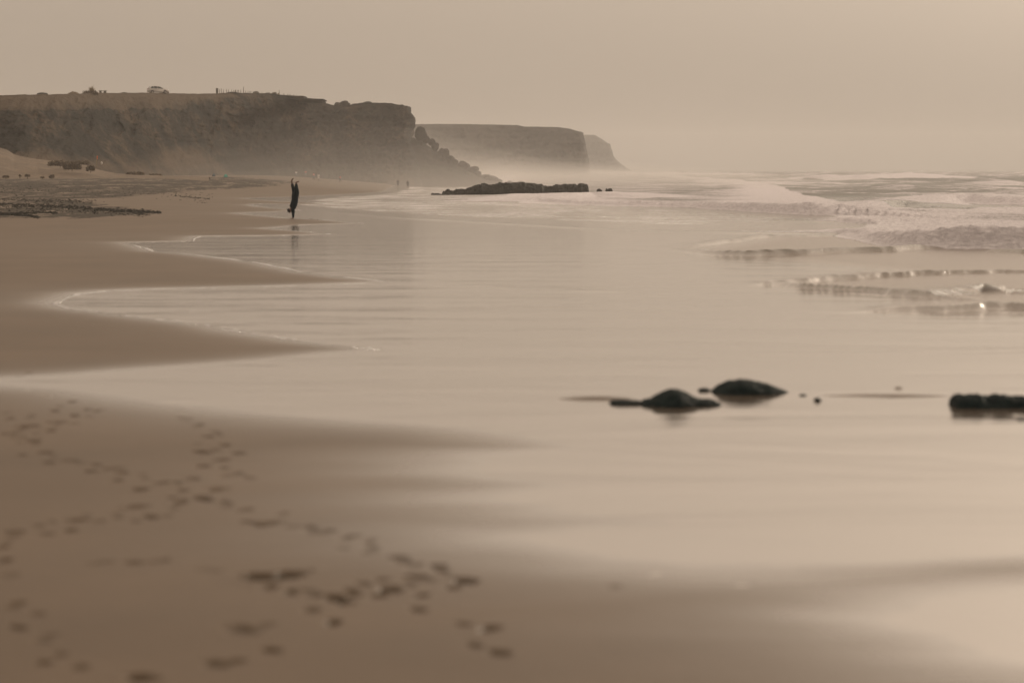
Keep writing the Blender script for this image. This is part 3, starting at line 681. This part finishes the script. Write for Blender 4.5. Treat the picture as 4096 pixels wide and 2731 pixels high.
ridge_rock('shore_rock', r4([(2250,1150),(2310,1115),(2400,1110),(2500,1150)]), 1690, 24.0, 0.10, M_WETROCK, 'small dark stone in front of the flat slab at the right edge', 'stone', 0.008, 9)

# ------------------------------------------------------------------ dune and bushes at the foot of the cliff, left
DTOP = [(-700,560),(-300,572),(-60,584),(0,590),(30,600),(57,618),(120,632),(191,641),(270,652),(344,661),(400,680),(459,693),(560,699),(670,703),(760,706),(840,709)]
DBOT = [(-700,724),(0,720),(400,718),(840,710)]
a = np.array(DTOP, float); b0 = np.array(DBOT, float)
px = np.arange(-700, 840, 4.0); yt = np.interp(px, a[:, 0], a[:, 1]) + 1.5*fbm(px*0.03, px*0, 3, 4); yb = np.interp(px, b0[:, 0], b0[:, 1])
Yd0, Yd1 = 385.0, 434.0
t = np.linspace(0, 1, 60)[:, None]
u, dy, dz0 = ray(px, yb); _, dyt, dz1 = ray(px, yt)
zb = gz((px-2048)/F*Yd0, Yd0) + 0.03; zt = CAMH + dz1*Yd1/dyt
Yv = Yd0 + t*(Yd1 - Yd0); Z = zb[None, :] + (zt - zb)[None, :]*(t**1.3)
Xv = (u/dy)[None, :]*Yv
Z = Z + 0.35*fbm(Xv*0.08, Yv*0.05, 1.1, 4)*np.sin(t*math.pi)
back = np.stack([Xv[-1:], Yv[-1:] + 30 + 0*Xv[-1:], np.full_like(Xv[-1:], -2.5)], -1)
front = np.stack([Xv[:1], Yv[:1] + 0*Xv[:1] - 1.5, Z[:1] - 0.6], -1)
me = grid_mesh('dune', np.concatenate([front, np.stack([Xv, Yv + 0*Xv, Z], -1), back], 0))
tag(link('dune', me, M_SOIL, smooth=False), kind='structure')
def zdune(pxv, Yq):
    i = int(np.clip((pxv+700)/4, 0, len(px)-1)); j = int(np.clip((Yq-Yd0)/(Yd1-Yd0)*59, 0, 59)); return float(Z[j, i])
def bush_mesh(name, L, Wd, Ht, n_=420, leaf=0.22, seed=1, spiky=0.0):
    rg = np.random.default_rng(seed); V = []; Fc = []
    k = 0
    while k < n_:
        p = rg.uniform(-1, 1, 3); p[2] = abs(p[2])
        q = (p**2).sum()
        hh = 0.65 + 0.5*float(pn(p[0]*2.2*L/max(Ht, .3)+seed, p[1]*2, 0.3))
        if q > 1 or p[2] > hh or (q < 0.3 and rg.random() < 0.6): continue
        c = np.array([p[0]*L, p[1]*Wd, p[2]*Ht])
        d1_ = rg.normal(size=3); d1_ /= np.linalg.norm(d1_); d1_[2] = abs(d1_[2])*(1+spiky); d2_ = np.cross(d1_, rg.normal(size=3)); d2_ /= np.linalg.norm(d2_)
        l = leaf*rg.uniform(.5, 1.3)
        i = len(V); V += [c - d2_*l*.35, c + d2_*l*.35, c + d1_*l + d2_*l*.15, c + d1_*l*(1+spiky) - d2_*l*.1]; Fc.append((i, i+1, i+2, i+3)); k += 1
    return mesh_from(name, V, Fc)
def bush(px0, px1, ytop, ybot, Yd, label, seed, n_=420, m=None, mound=True, spiky=0.0, group=None, leaf=None):
    s_ = Yd/F; cx = (px0+px1)/2; L = (px1-px0)/2*s_; Ht = (ybot-ytop)*s_
    t_ = empty('bush', at(cx, ybot, Yd)); tag(t_, label, 'bush', group)
    link('foliage', bush_mesh('foliage', L, max(L*0.5, 0.4), Ht, n_, leaf or min(0.4, Ht*0.35), seed, spiky), m or M_BUSH, t_, smooth=False)
    bm = bmesh.new()
    rg = random.Random(seed)
    add_cyl(bm, (0, 0, -0.3), (rg.uniform(-.1, .1), 0, Ht*0.6), 0.05, 0.02, 6)
    link('stem', bm_mesh('stem', bm), M_WOOD, t_)
    return t_
c1p = lambda x: x/2.613
for i, (x0, x1, y0, y1, Yd, lab) in enumerate([
    (190,292,642,664,412,'dark wide bush on the pale dune slope, the larger left one of a touching pair'),
    (255,322,648,678,406,'dark bush trailing downhill right of the widest dune bush'),
    (290,360,641,658,420,'low dark bush behind the dune crest right of the touching pair'),
    (345,380,660,684,403,'grey brown bush below the orange pennant'),
    (8,38,700,712,388,'small dark bush low on the dune, leftmost of the row near the sand'),
    (76,84,698,707,388,'tiny dark bush, second in the row near the sand'),
    (99,120,696,708,388,'small dark bush, third in the row near the sand'),
    (162,178,705,713,388,'tiny flat dark bush, fourth in the row near the sand'),
    (198,217,698,713,388,'round dark bush, rightmost of the row near the sand'),
    (500,580,686,700,430,'long low dark scrub at the right foot of the dune'),
    (590,650,694,705,434,'thin low scrub farther right along the cliff foot')]):
    bush(x0, x1, y0, y1, Yd, lab, 20+i, 700 if x1-x0 > 40 else 260)
bush(331,392,365,379,yt1(360),'ragged dark bush on the cliff edge beside the stone bench',50,600, spiky=0.6)
bush(358,374,354,369,yt1(360)+.5,'pale dry plume of grass rising out of the ragged bush',51,90,M_STRAW, spiky=1.2)
bush(1062,1082,370,380,yt1(1070),'dark rounded bush on the cliff edge left of the thin pole',52,260)
bush(1090,1106,368,380,yt1(1100),'taller dark bush on the cliff edge beside the thin pole',53,260)
bush(1078,1092,373,381,yt1(1085),'lowest dark tuft on the cliff edge between two bushes',54,200)
bush(1110,1118,373,382,yt1(1114),'pale brown tuft at the foot of the thin pole',55,160,M_STRAW)
ridge_rock('mound', [(280,376),(292,370),(300,367),(310,369),(322,374)], 379, yt1(300), 1.2, M_BUSH, 'dark rounded hump on the cliff edge left of the ragged bush', 'mound', 0.12, 1.2)
ridge_rock('hut_roof_mound', [(1016,374),(1019,369),(1026,366),(1034,366),(1040,369),(1043,374)], 377, yt1(1030), 1.0, M_STONE, 'dark flat domed hump on the cliff edge right of the row of posts', 'mound', 0.05, 1.5)
# wrack: weed and pebbles scattered on the upper beach, nobody could count it
V = []; Fc = []
rg = np.random.default_rng(5)
lines = [([(-300,857),(0,864),(100,869),(150,876)],1100,2.0,.09),([(-300,800),(0,805),(200,812),(385,811)],700,4,.06),([(-300,818),(0,826),(250,832),(400,844),(640,856)],1600,3.5,.065),
         ([(50,860),(150,857),(225,857)],160,1.6,.08),([(0,838),(300,846),(600,862)],500,6,.05),([(700,786),(760,792),(840,799)],200,2,.06),([(-300,760),(200,765),(600,770),(850,790)],900,14,.06),
         ([(1190,876),(1260,880),(1320,880)],26,1.2,.03)]
for ln, cnt, sp, sz in lines:
    a = np.array(ln, float); tt = rg.uniform(a[0, 0], a[-1, 0], cnt)
    yy = np.interp(tt, a[:, 0], a[:, 1]) + rg.normal(0, sp, cnt)
    gx, gy = ground(tt, yy)
    for x, y in zip(gx, gy):
        r = sz*rg.uniform(.4, 1.5); z0 = zs(x, y)
        i = len(V); m_ = 6
        ang = rg.uniform(0, 6.28)
        for q in range(m_):
            th = ang + q*2*math.pi/m_; rr_ = r*rg.uniform(.7, 1.4)
            V.append((x + math.cos(th)*rr_*1.6, y + math.sin(th)*rr_, z0 - 0.01))
        V.append((x + rg.normal(0, r*.2), y, z0 + r*rg.uniform(.35, .8)))
        Fc += [(i+q, i+(q+1) % m_, i+m_) for q in range(m_)]
tag(link('wrack', mesh_from('wrack', V, Fc), M_REEF, smooth=False), 'dark seaweed and pebbles strewn over the upper beach at left', 'seaweed', kind='stuff')

# ------------------------------------------------------------------ skinned figures
SKF = 1.32                     # the subdivided skin shrinks; this brings it back to the given radius
def skinned(name, pts, edges, material, parent, sub=1, root=0):
    """pts: list of (x,y,z,r) or (x,y,z,(rx,ry))"""
    me = bpy.data.meshes.new(name); me.from_pydata([p[:3] for p in pts], edges, []); me.update()
    o = bpy.data.objects.new(name, me); COL.objects.link(o)
    m = o.modifiers.new('skin', 'SKIN'); m.use_smooth_shade = True
    if not me.skin_vertices: 
        bpy.context.view_layer.update()
    sv = me.skin_vertices[0].data
    for i, p in enumerate(pts):
        r = p[3]; sv[i].radius = (r*SKF, r*SKF)
        sv[i].use_root = (i == root)
    s = o.modifiers.new('sub', 'SUBSURF'); s.levels = sub; s.render_levels = sub
    bpy.context.view_layer.update()
    dg = bpy.context.evaluated_depsgraph_get()
    baked = bpy.data.meshes.new_from_object(o.evaluated_get(dg))
    bpy.data.objects.remove(o)
    baked.name = name
    return link(name, baked, material, parent)

# the handstander: coordinates read from the photo, in metres from the hands
HX, HY = ground(np.array([1173.0]), np.array([874.5])); HX, HY = float(HX[0]), float(HY[0])
sc_ = HY/F/3.92
def J(cx, cy, y, r): return ((cx-285)*sc_, y, (763-cy)*sc_, r)
man = empty('person', (HX, HY, zs(HX, HY)+0.002))
tag(man, 'person in a dark wetsuit doing a handstand on the wet sand', 'person', None)
pts = [J(322,392,0,.125), J(316,440,0,.125), J(312,490,0,.132), J(300,540,0,.150), J(280,588,0,.135), J(264,608,0,.060), J(248,622,0,.062), J(231,637,0,.098), J(214,649,0,.092), J(203,657,0,.055),
       J(288,606,-.13,.075), J(290,645,-.19,.056), J(290,690,-.20,.046), J(289,725,-.19,.036), J(288,750,-.18,.028),
       J(276,608,.13,.075), J(272,650,.19,.056), J(276,695,.20,.045), J(281,728,.19,.034), J(282,750,.18,.028),
       J(343,368,-.085,.100), J(346,330,-.095,.088), J(341,288,-.10,.064), J(338,245,-.10,.053), J(339,208,-.10,.034), J(332,198,-.10,.036), J(352,193,-.10,.030), J(370,185,-.10,.022), J(386,177,-.10,.014),
       J(306,368,.085,.098), J(298,330,.095,.080), J(288,290,.10,.062), J(271,245,.10,.054), J(267,205,.10,.035), J(261,184,.10,.036), J(266,160,.10,.033), J(278,143,.10,.025), J(293,132,.10,.014)]
edges = [(0,1),(1,2),(2,3),(3,4),(4,5),(5,6),(6,7),(7,8),(8,9),(3,10),(10,11),(11,12),(12,13),(13,14),(3,15),(15,16),(16,17),(17,18),(18,19),
         (0,20),(20,21),(21,22),(22,23),(23,24),(24,25),(25,26),(26,27),(27,28),(0,29),(29,30),(30,31),(31,32),(32,33),(33,34),(34,35),(35,36),(36,37)]
for wi, ysg in ((14, -.18), (19, .18)):
    base = len(pts); pts.append(J(276,757,ysg,.022)); edges.append((wi, base))
    for k, (ln, sp_) in enumerate([(.085, -.035), (.095, -.018), (.10, 0), (.092, .018), (.075, .034)]):
        i = len(pts); bx = (276-285)*sc_ ; bz = (757-763+0)*-sc_*-1
        z0 = (763-757)*sc_
        if k == 0 or True:
            pts.append((bx - .035, ysg + sp_*0.8, 0.014, .009)); pts.append((bx - .035 - ln*.5, ysg + sp_*1.5, 0.013, .0085)); pts.append((bx - .035 - ln, ysg + sp_*1.9, 0.009, .007))
        edges += [(base, i), (i, i+1), (i+1, i+2)]
nz = len(pts); pts.append(J(250,655,0,.022)); edges.append((7, nz))      # nose and brow of the down-turned face
ear = len(pts); pts.append(J(233,632,-.085,.022)); edges.append((7, ear)); pts.append(J(233,632,.085,.022)); edges.append((7, ear+1))
skinned('body', pts, edges, M_SKIN, man)
G_ = .011
def grow(ids, trim=None):
    out = []
    for i in ids: out.append((*pts[i][:3], pts[i][3] + G_))
    return out
sid = [0,1,2,3,4,5,10,11,12,13,14,15,16,17,18,19,20,21,22,23,24,29,30,31,32,33]
mp_ = {s: i for i, s in enumerate(sid)}
sed = [(mp_[a], mp_[b]) for a, b in edges if a in mp_ and b in mp_]
skinned('wetsuit', grow(sid), sed, M_SUIT, man)
hair = [J(238,626,0,.070), J(226,633,0,.100), J(212,645,0,.104), J(200,655,0,.078)]
skinned('hair', hair, [(0,1),(1,2),(2,3)], M_HAIR, man)
bm = bmesh.new(); add_cyl(bm, J(200,652,-.02,0)[:3], J(196,674,-.02,0)[:3], .010, .006, 6)
link('cord', bm_mesh('cord', bm), M_SUIT, man)

# walkers far down the beach
def walker(px, pfeet, hpx, colt, colb, label, stride=0.12, seed=0, Yfix=None, face=0.0, dark=False):
    gx, gy = ground(np.array([px], float), np.array([pfeet], float)); gx, gy = float(gx[0]), float(gy[0])
    h_ = hpx/F*gy
    t_ = empty('person', (gx, gy, zs(gx, gy)), face); tag(t_, label, 'person', 'people walking far down the beach')
    k = h_/1.72
    def q(x, y, z, r): return (x*k, y*k, z*k, r*k)
    s = stride
    P = [q(0,0,.93,.115), q(0,0,1.12,.11), q(0,0,1.32,.135), q(0,0,1.44,.07), q(0,0,1.51,.052), q(0,-.01,1.60,.085), q(0,0,1.68,.07),
         q(.09,0,.88,.085), q(.10,-s*.6,.50,.056), q(.10,s*.2-s,.09,.036), q(.10,-s-.10,.03,.028),
         q(-.09,0,.88,.085), q(-.10,s*.3,.50,.056), q(-.10,s,.09,.036), q(-.10,s-.13,.03,.028),
         q(.19,0,1.38,.055), q(.24,s*.5,1.12,.040), q(.25,s*.2-.05,.88,.028), q(.25,-.07,.79,.020),
         q(-.19,0,1.38,.055), q(-.24,-s*.3,1.12,.040), q(-.25,-s*.8,.90,.028), q(-.25,-s-.02,.81,.020)]
    E = [(0,1),(1,2),(2,3),(3,4),(4,5),(5,6),(0,7),(7,8),(8,9),(9,10),(0,11),(11,12),(12,13),(13,14),(2,15),(15,16),(16,17),(17,18),(2,19),(19,20),(20,21),(21,22)]
    skinned('body', P, E, M_SKIN, t_)
    g = .022*k
    S = [0,1,2,15,16,19,20]; mm = {a: i for i, a in enumerate(S)}
    skinned('top', [(*P[i][:3], P[i][3]+g) for i in S], [(mm[a], mm[b]) for a, b in E if a in mm and b in mm], colt, t_)
    S = [0,7,8,11,12]; mm = {a: i for i, a in enumerate(S)}
    skinned('trousers', [(*P[i][:3], P[i][3]+g*1.2) for i in S], [(mm[a], mm[b]) for a, b in E if a in mm and b in mm], colb, t_)
    skinned('hair', [q(0,.02,1.62,.088), q(0,.01,1.69,.075)], [(0,1)], M_HAIR, t_)
C_W = plain('white_cloth', (.75,.72,.70)); C_R = plain('red_cloth', (.50,.10,.07)); C_P = plain('pink_cloth', (.62,.30,.27)); C_D = plain('dark_cloth', (.02,.025,.03)); C_B = plain('grey_blue_cloth', (.12,.16,.20)); C_O = plain('orange_cloth', (.75,.16,.04))
C_T = plain('teal_cloth', (.10,.42,.36))
walker(1185,713,28,C_W,C_B,'person in a white top standing far up the beach, leftmost of the distant people')
walker(1223,712,29,C_R,C_B,'person in a red top and grey trousers, second from left of the distant people',.05)
walker(1255,724,32,C_P,C_B,'person in a pink top and grey shorts, left one of the close trio',.18, face=.8)
walker(1265,720,31,C_D,C_D,'person in dark clothes, middle one of the close trio')
walker(1275,727,31,C_W,C_W,'person all in white, right one of the close trio',.2, face=-.6)
walker(1361,733,30,C_R,C_D,'lone person in a red top and dark shorts right of the trio',.22, face=1.2)
walker(1592,750,33,C_D,C_D,'dark figure at the water edge below the cliff end, left one of the pair')
walker(1631,755,34,C_D,C_D,'dark figure with legs apart at the water edge, right one of the pair',.05, face=.3)

# ------------------------------------------------------------------ things on the cliff top
M_PAINT = plain('car_paint', (.62,.58,.55), .35, .6, .05); M_GLASS = plain('car_glass', (.02,.035,.035), .1, .6, .1); M_TYRE = plain('tyre_rubber', (.02,.02,.02), .8, .3)
M_RIM = plain('wheel_rim', (.40,.38,.36), .4, .5, .1, metallic=.4); M_RED = plain('tail_light_red', (.16,.03,.03), .3, .5, .1)
CY = yt1(632) + 1.5; cz = at(630, 375.5, CY)[2]
car = empty('parked_car', at(632, 375.5, CY)); car.rotation_euler = (0, 0, math.radians(20)); car.scale = (1.13,)*3
tag(car, 'pale silver hatchback parked on top of the cliff, facing right', 'car')
def side(bm, prof, y0, y1, inset_top=0.0, zc=0.95):
    n_ = len(prof); L_ = []; 
    for yy in (y0, y1):
        sgn = 1 if yy > 0 else -1
        L_.append([bm.verts.new((x, yy - sgn*inset_top*max(0, (z-zc))/0.55, z)) for x, z in prof])
    for i in range(n_):
        j = (i+1) % n_; bm.faces.new((L_[0][i], L_[0][j], L_[1][j], L_[1][i]))
    bm.faces.new(L_[0][::-1]); bm.faces.new(L_[1])
    bmesh.ops.recalc_face_normals(bm, faces=bm.faces[:])
prof = [(-2.02,.32),(-2.08,.55),(-2.06,.85),(-1.95,.98),(-1.72,1.30),(-1.50,1.47),(-.9,1.53),(-.2,1.52),(.25,1.42),(.75,1.16),(1.08,.98),(1.70,.86),(1.98,.70),(2.05,.50),(2.02,.32),(1.62,.26),(1.62,.42),(1.42,.64),(1.12,.64),(.94,.42),(.94,.24),(-.92,.24),(-.92,.42),(-1.10,.64),(-1.42,.64),(-1.62,.42),(-1.62,.28)]
bm = bmesh.new(); side(bm, prof, -.84, .84, .20); bmesh.ops.bevel(bm, geom=[e for e in bm.edges], offset=.03, segments=2, affect='EDGES')
link('body', bm_mesh('body', bm), M_PAINT, car)
for name, pf in (('rear_side_window', [(-1.62,1.02),(-1.40,1.40),(-1.02,1.44),(-1.02,1.02)]), ('rear_door_window', [(-.94,1.02),(-.94,1.45),(-.30,1.45),(-.26,1.00)]), ('front_door_window', [(-.18,1.00),(-.22,1.45),(.20,1.37),(.70,1.08),(.86,.98)])):
    for sg in (-1, 1):
        bm = bmesh.new(); vs_l = []
        for dy_ in (0.0, 0.012):
            vs_l.append([bm.verts.new((x, sg*(.84 - .20*max(0, z-.95)/.55 + .001 + dy_), z)) for x, z in pf])
        for i in range(len(pf)):
            j = (i+1) % len(pf); bm.faces.new((vs_l[0][i], vs_l[0][j], vs_l[1][j], vs_l[1][i]))
        bm.faces.new(vs_l[0]); bm.faces.new(vs_l[1]); bmesh.ops.recalc_face_normals(bm, faces=bm.faces[:])
        link(name, bm_mesh(name, bm), M_GLASS, car, smooth=False)
def pane(name, a, b_, hw0, hw1, m, off):
    bm = bmesh.new(); nrm = Vector((-(b_[1]-a[1]), 0, b_[0]-a[0])).normalized()*off
    L_ = [[bm.verts.new(Vector(p) + nrm*k) for p in ((a[0], -hw0, a[1]), (a[0], hw0, a[1]), (b_[0], hw1, b_[1]), (b_[0], -hw1, b_[1]))] for k in (.2, 1.0)]
    for i in range(4):
        j = (i+1) % 4; bm.faces.new((L_[0][i], L_[0][j], L_[1][j], L_[1][i]))
    bm.faces.new(L_[0]); bm.faces.new(L_[1]); bmesh.ops.recalc_face_normals(bm, faces=bm.faces[:])
    link(name, bm_mesh(name, bm), m, car, smooth=False)
pane('rear_window', (-1.95,1.0), (-1.60,1.40), .70, .60, M_GLASS, .03)
pane('windscreen', (.30,1.40), (1.02,1.01), .60, .74, M_GLASS, .03)
def lump(name, c, s, m, par):
    bm = bmesh.new(); r = bmesh.ops.create_icosphere(bm, subdivisions=2, radius=1); bmesh.ops.transform(bm, matrix=Matrix.Translation(c) @ Matrix.Diagonal((*s, 1)), verts=r['verts'])
    return link(name, bm_mesh(name, bm), m, par)
for sg in (-1, 1):
    lump('tail_light', (-1.98, sg*.66, .92), (.10,.16,.14), M_RED, car); lump('headlight', (1.86, sg*.62, .70), (.16,.18,.09), M_GLASS, car)
    lump('wing_mirror', (.72, sg*.92, 1.04), (.08,.10,.07), M_GLASS, car)
    for wx in (-1.27, 1.28):
        wh = empty('wheel', (wx, sg*.76, .32)); wh.parent = car
        bm = bmesh.new(); add_cyl(bm, (0,-.1,0), (0,.1,0), .32, .32, 28); bmesh.ops.bevel(bm, geom=bm.edges[:], offset=.02, segments=1, affect='EDGES')
        link('tyre', bm_mesh('tyre', bm), M_TYRE, wh)
        bm = bmesh.new(); add_cyl(bm, (0,sg*.085,0), (0,sg*.115,0), .21, .19, 20)
        for k in range(5):
            th = k*2*math.pi/5; add_box(bm, (math.cos(th)*.1, sg*.12, math.sin(th)*.1), (.05,.02,.18), Matrix.Rotation(math.pi/2-th, 3, 'Y'))
        link('rim', bm_mesh('rim', bm), M_RIM, wh, smooth=False)
cap(668,676,365,376,yt1(670),'rock','small pale stone just in front of the parked car','rock',77,m=M_SOIL)

BYD = yt1(411)
bench = empty('stone_bench', at(411, 373.5, BYD)); tag(bench, 'dark bench of a thin slab on two thick stone blocks, on the cliff edge', 'bench')
s_ = BYD/F
def bx(name, x0, x1, y0, y1, dep, m, par, org=(411, 373.5), bev=.02):
    bm = bmesh.new(); add_box(bm, (((x0+x1)/2-org[0])*s_, 0, (org[1]-(y0+y1)/2)*s_), ((x1-x0)*s_, dep, (y1-y0)*s_)); bmesh.ops.bevel(bm, geom=bm.edges[:], offset=bev, segments=1, affect='EDGES')
    link(name, bm_mesh(name, bm), m, par, smooth=False)
bx('seat', 394.5, 427.5, 363.2, 364.8, .5, M_STONE, bench); bx('leg', 398, 406.5, 364.8, 374.5, .42, M_STONE, bench); bx('leg', 415, 425, 364.8, 374.5, .42, M_STONE, bench)

POSTS = [(222,160,266,6),(265,152,268,7),(318,165,266,6),(388,165,240,6),(436,172,240,5),(513,172,242,6),(563,180,245,5),(600,183,250,14),(645,180,256,6),(675,180,262,8),(722,178,262,6),(787,180,262,6),(837,198,262,6),(895,205,260,5),(935,205,260,6),(965,212,260,6),(1015,215,258,5),
         (1222,230,262,5),(1330,240,265,5),(1470,250,285,4),(1728,265,303,6),(1755,275,305,6)]
SMALL = [(1825,278,308,10),(1865,278,310,7),(1898,290,312,7),(1973,288,316,5),(2035,295,320,5)]
def q8(x, y): return 840 + x/5.88, 330 + y/5.88
pil = empty('stone_pillar', at(868.5, 377, yt1(868))); tag(pil, 'thick square pillar at the left end of the row of posts', 'pillar'); s_ = yt1(868)/F
bx('shaft', 864.2, 872.4, 356, 379, .5, M_STONE, pil, (868.5, 377)); bx('cap', 863.6, 873.0, 354, 356, .6, M_STONE, pil, (868.5, 377))
rg = random.Random(3)
for i, (x, y0, y1, wd) in enumerate(POSTS + SMALL):
    xa, ya = q8(x, y0); xb, yb_ = q8(x, y1 + 14); Yp_ = yt1(xa); s_ = Yp_/F
    a_ = Vector(at(xa, ya, Yp_)); b__ = Vector(at(xb, yb_, Yp_)); loc = b__.copy()
    bm = bmesh.new(); r_ = max(wd/5.88*s_*.95, .06)
    add_cyl(bm, (0,0,0), Vector((rg.uniform(-.04, .04), 0, a_.z - b__.z)), r_*1.08, r_*.92, 9)
    add_cyl(bm, (0,0,a_.z - b__.z - .01), (0,0,a_.z - b__.z + .03), r_*.8, r_*.4, 9)
    o = link('fence_post', bm_mesh('fence_post', bm), M_WOOD, None, smooth=False, loc=loc)
    if i < len(POSTS): lab = f'weathered post on the cliff top, {ORD[i]} to the right of the thick pillar'
    else: lab = f'stubby post left of the flat rock ledge, {ORD[i-len(POSTS)]} of five'
    tag(o, lab, 'post', 'posts along the cliff top')
for x, y0, y1, lab in ((787,100,262,'thin tall pole rising above the twelfth post on the cliff top'), (1625,178,290,'thin tall pole standing alone right of the cliff-top bushes')):
    xa, ya = q8(x, y0); _, yb_ = q8(x, y1 + 14); a_ = Vector(at(xa + .6, ya, yt1(xa)+.4)); b__ = Vector(at(xa + .6, yb_, yt1(xa)+.4))
    bm = bmesh.new(); add_cyl(bm, (0,0,0), (0,0,a_.z-b__.z), .06, .05, 8); add_cyl(bm, (0,0,0), (0,0,.5), .07, .05, 8)
    tag(link('pole', bm_mesh('pole', bm), M_WOOD, None, loc=b__), lab, 'pole')

# orange pennant, pale stone and beach shelters at the cliff foot
fl = empty('flag', at(387, 660, 412)); tag(fl, 'narrow orange pennant hanging on a thin pale pole at the dune', 'flag'); s_ = 396/F
bm = bmesh.new(); add_cyl(bm, (0,0,-.3), (0,0,36*s_), .035, .025, 8); link('pole', bm_mesh('pole', bm), M_STRAW, fl)
P = np.zeros((12, 6, 3))
for i in range(12):
    for j in range(6):
        P[i, j] = (.03 + j/5*.16*(1-.3*i/11), .05*math.sin(i*.9+j), (37 - i/11*14)*s_)
m2 = grid_mesh('cloth', P); o = link('cloth', m2, C_O, fl, smooth=False); so = o.modifiers.new('thickness', 'SOLIDIFY'); so.thickness = .02
cap(403,410,648,657,412,'stone','small pale stone right of the orange pennant','stone',81,m=C_W)
def shelter(x0, x1, yt, yb_, Yd, m, label):
    s_ = Yd/F; t_ = empty('beach_shelter', at((x0+x1)/2, yb_, Yd)); tag(t_, label, 'beach shelter'); L = (x1-x0)/2*s_; Hh = (yb_-yt)*s_
    P = np.zeros((9, 17, 3))
    for i in range(9):
        for j in range(17):
            u_ = -1 + j/8; a = i/8*math.pi*.62
            P[i, j] = (u_*L*(1-.15*i/8), -math.cos(a)*L*.7 + .3, Hh*math.sin(a)*(1-.75*abs(u_)**2.4))
    o = link('canopy', grid_mesh('canopy', P), m, t_, smooth=False); so = o.modifiers.new('thickness', 'SOLIDIFY'); so.thickness = .03
    
    for sg in (-1, 1):
        bm = bmesh.new(); add_cyl(bm, (sg*L, 0, 0), (sg*L*.5, 0, Hh*.9), .02, .02, 6); link('pole', bm_mesh('pole', bm), M_WOOD, t_)
shelter(894,912,697,709,470,C_T,'small teal beach shelter at the foot of the cliff')
shelter(848,862,694,706,474,C_B,'small grey beach shelter left of the teal one')

# ------------------------------------------------------------------ air: even haze and low sea spray
def vol(name, me, dens, col=(.93,.905,.885), aniso=0.2):
    if name == 'sea_mist': col = (.84, .81, .785)
    m = bpy.data.materials.new(name + '_material'); m.use_nodes = True; n = m.node_tree; n.nodes.clear()
    v = n.nodes.new('ShaderNodeVolumePrincipled'); v.inputs['Color'].default_value = (*col, 1); v.inputs['Density'].default_value = dens; v.inputs['Anisotropy'].default_value = aniso
    o = n.nodes.new('ShaderNodeOutputMaterial'); n.links.new(v.outputs[0], o.inputs['Volume'])
    return tag(link(name, me, m, smooth=False), kind='stuff')
bm = bmesh.new(); add_box(bm, (0, 1700, 27), (8200, 4600, 68)); vol('haze', bm_mesh('haze', bm), 0.00023)
gx = np.linspace(-240, 900, 58); gy = np.concatenate([np.linspace(250, 1300, 60), np.linspace(1340, 3600, 40)])
GX, GY = np.meshgrid(gx, gy)
def ga(cx, cy, sx, sy, h_): return h_*np.exp(-((GX-cx)/sx)**2 - ((GY-cy)/sy)**2)
def ga(cx, cy, sx, sy, h_): return h_*np.exp(-(np.sqrt(((GX-cx)/sx)**2 + ((GY-cy)/sy)**2 + .04) - .2)*1.25)
HM = ga(-30, 540, 62, 60, 18) + ga(0, 740, 75, 90, 9) + ga(-70, 1270, 100, 140, 26) + ga(0, 2750, 90, 220, 12)
HM = HM*(1 + 0.5*fbm(GX*0.012, GY*0.006, 1.0, 3))
edge = sstep(-240, -140, GX)*sstep(900, 700, GX)*sstep(250, 330, GY)*sstep(3600, 3200, GY)
def closed(TZ, zb):
    top = np.stack([GX, GY, TZ], -1); R, Cn = TZ.shape
    V = np.concatenate([top.reshape(-1, 3), np.stack([GX, GY, np.full_like(GX, zb)], -1).reshape(-1, 3)])
    idx = np.arange(R*Cn).reshape(R, Cn); o = R*Cn; Fc = []
    for i in range(R-1):
        for j in range(Cn-1):
            a, b_, c, d = idx[i, j], idx[i, j+1], idx[i+1, j+1], idx[i+1, j]; Fc.append((a, b_, c, d)); Fc.append((a+o, d+o, c+o, b_+o))
    for j in range(Cn-1):
        Fc.append((idx[0, j], idx[0, j]+o, idx[0, j+1]+o, idx[0, j+1])); Fc.append((idx[-1, j+1], idx[-1, j+1]+o, idx[-1, j]+o, idx[-1, j]))
    for i in range(R-1):
        Fc.append((idx[i+1, 0], idx[i+1, 0]+o, idx[i, 0]+o, idx[i, 0])); Fc.append((idx[i, -1], idx[i, -1]+o, idx[i+1, -1]+o, idx[i+1, -1]))
    return mesh_from('sea_mist', V, Fc)
for k_, sc_l in enumerate((1.0, 0.72, 0.5, 0.3)):
    vol('sea_mist', closed(-2.6 + np.maximum(HM*sc_l, 0)*edge + 0.05, -3.0 - 0.05*k_), 0.00100)
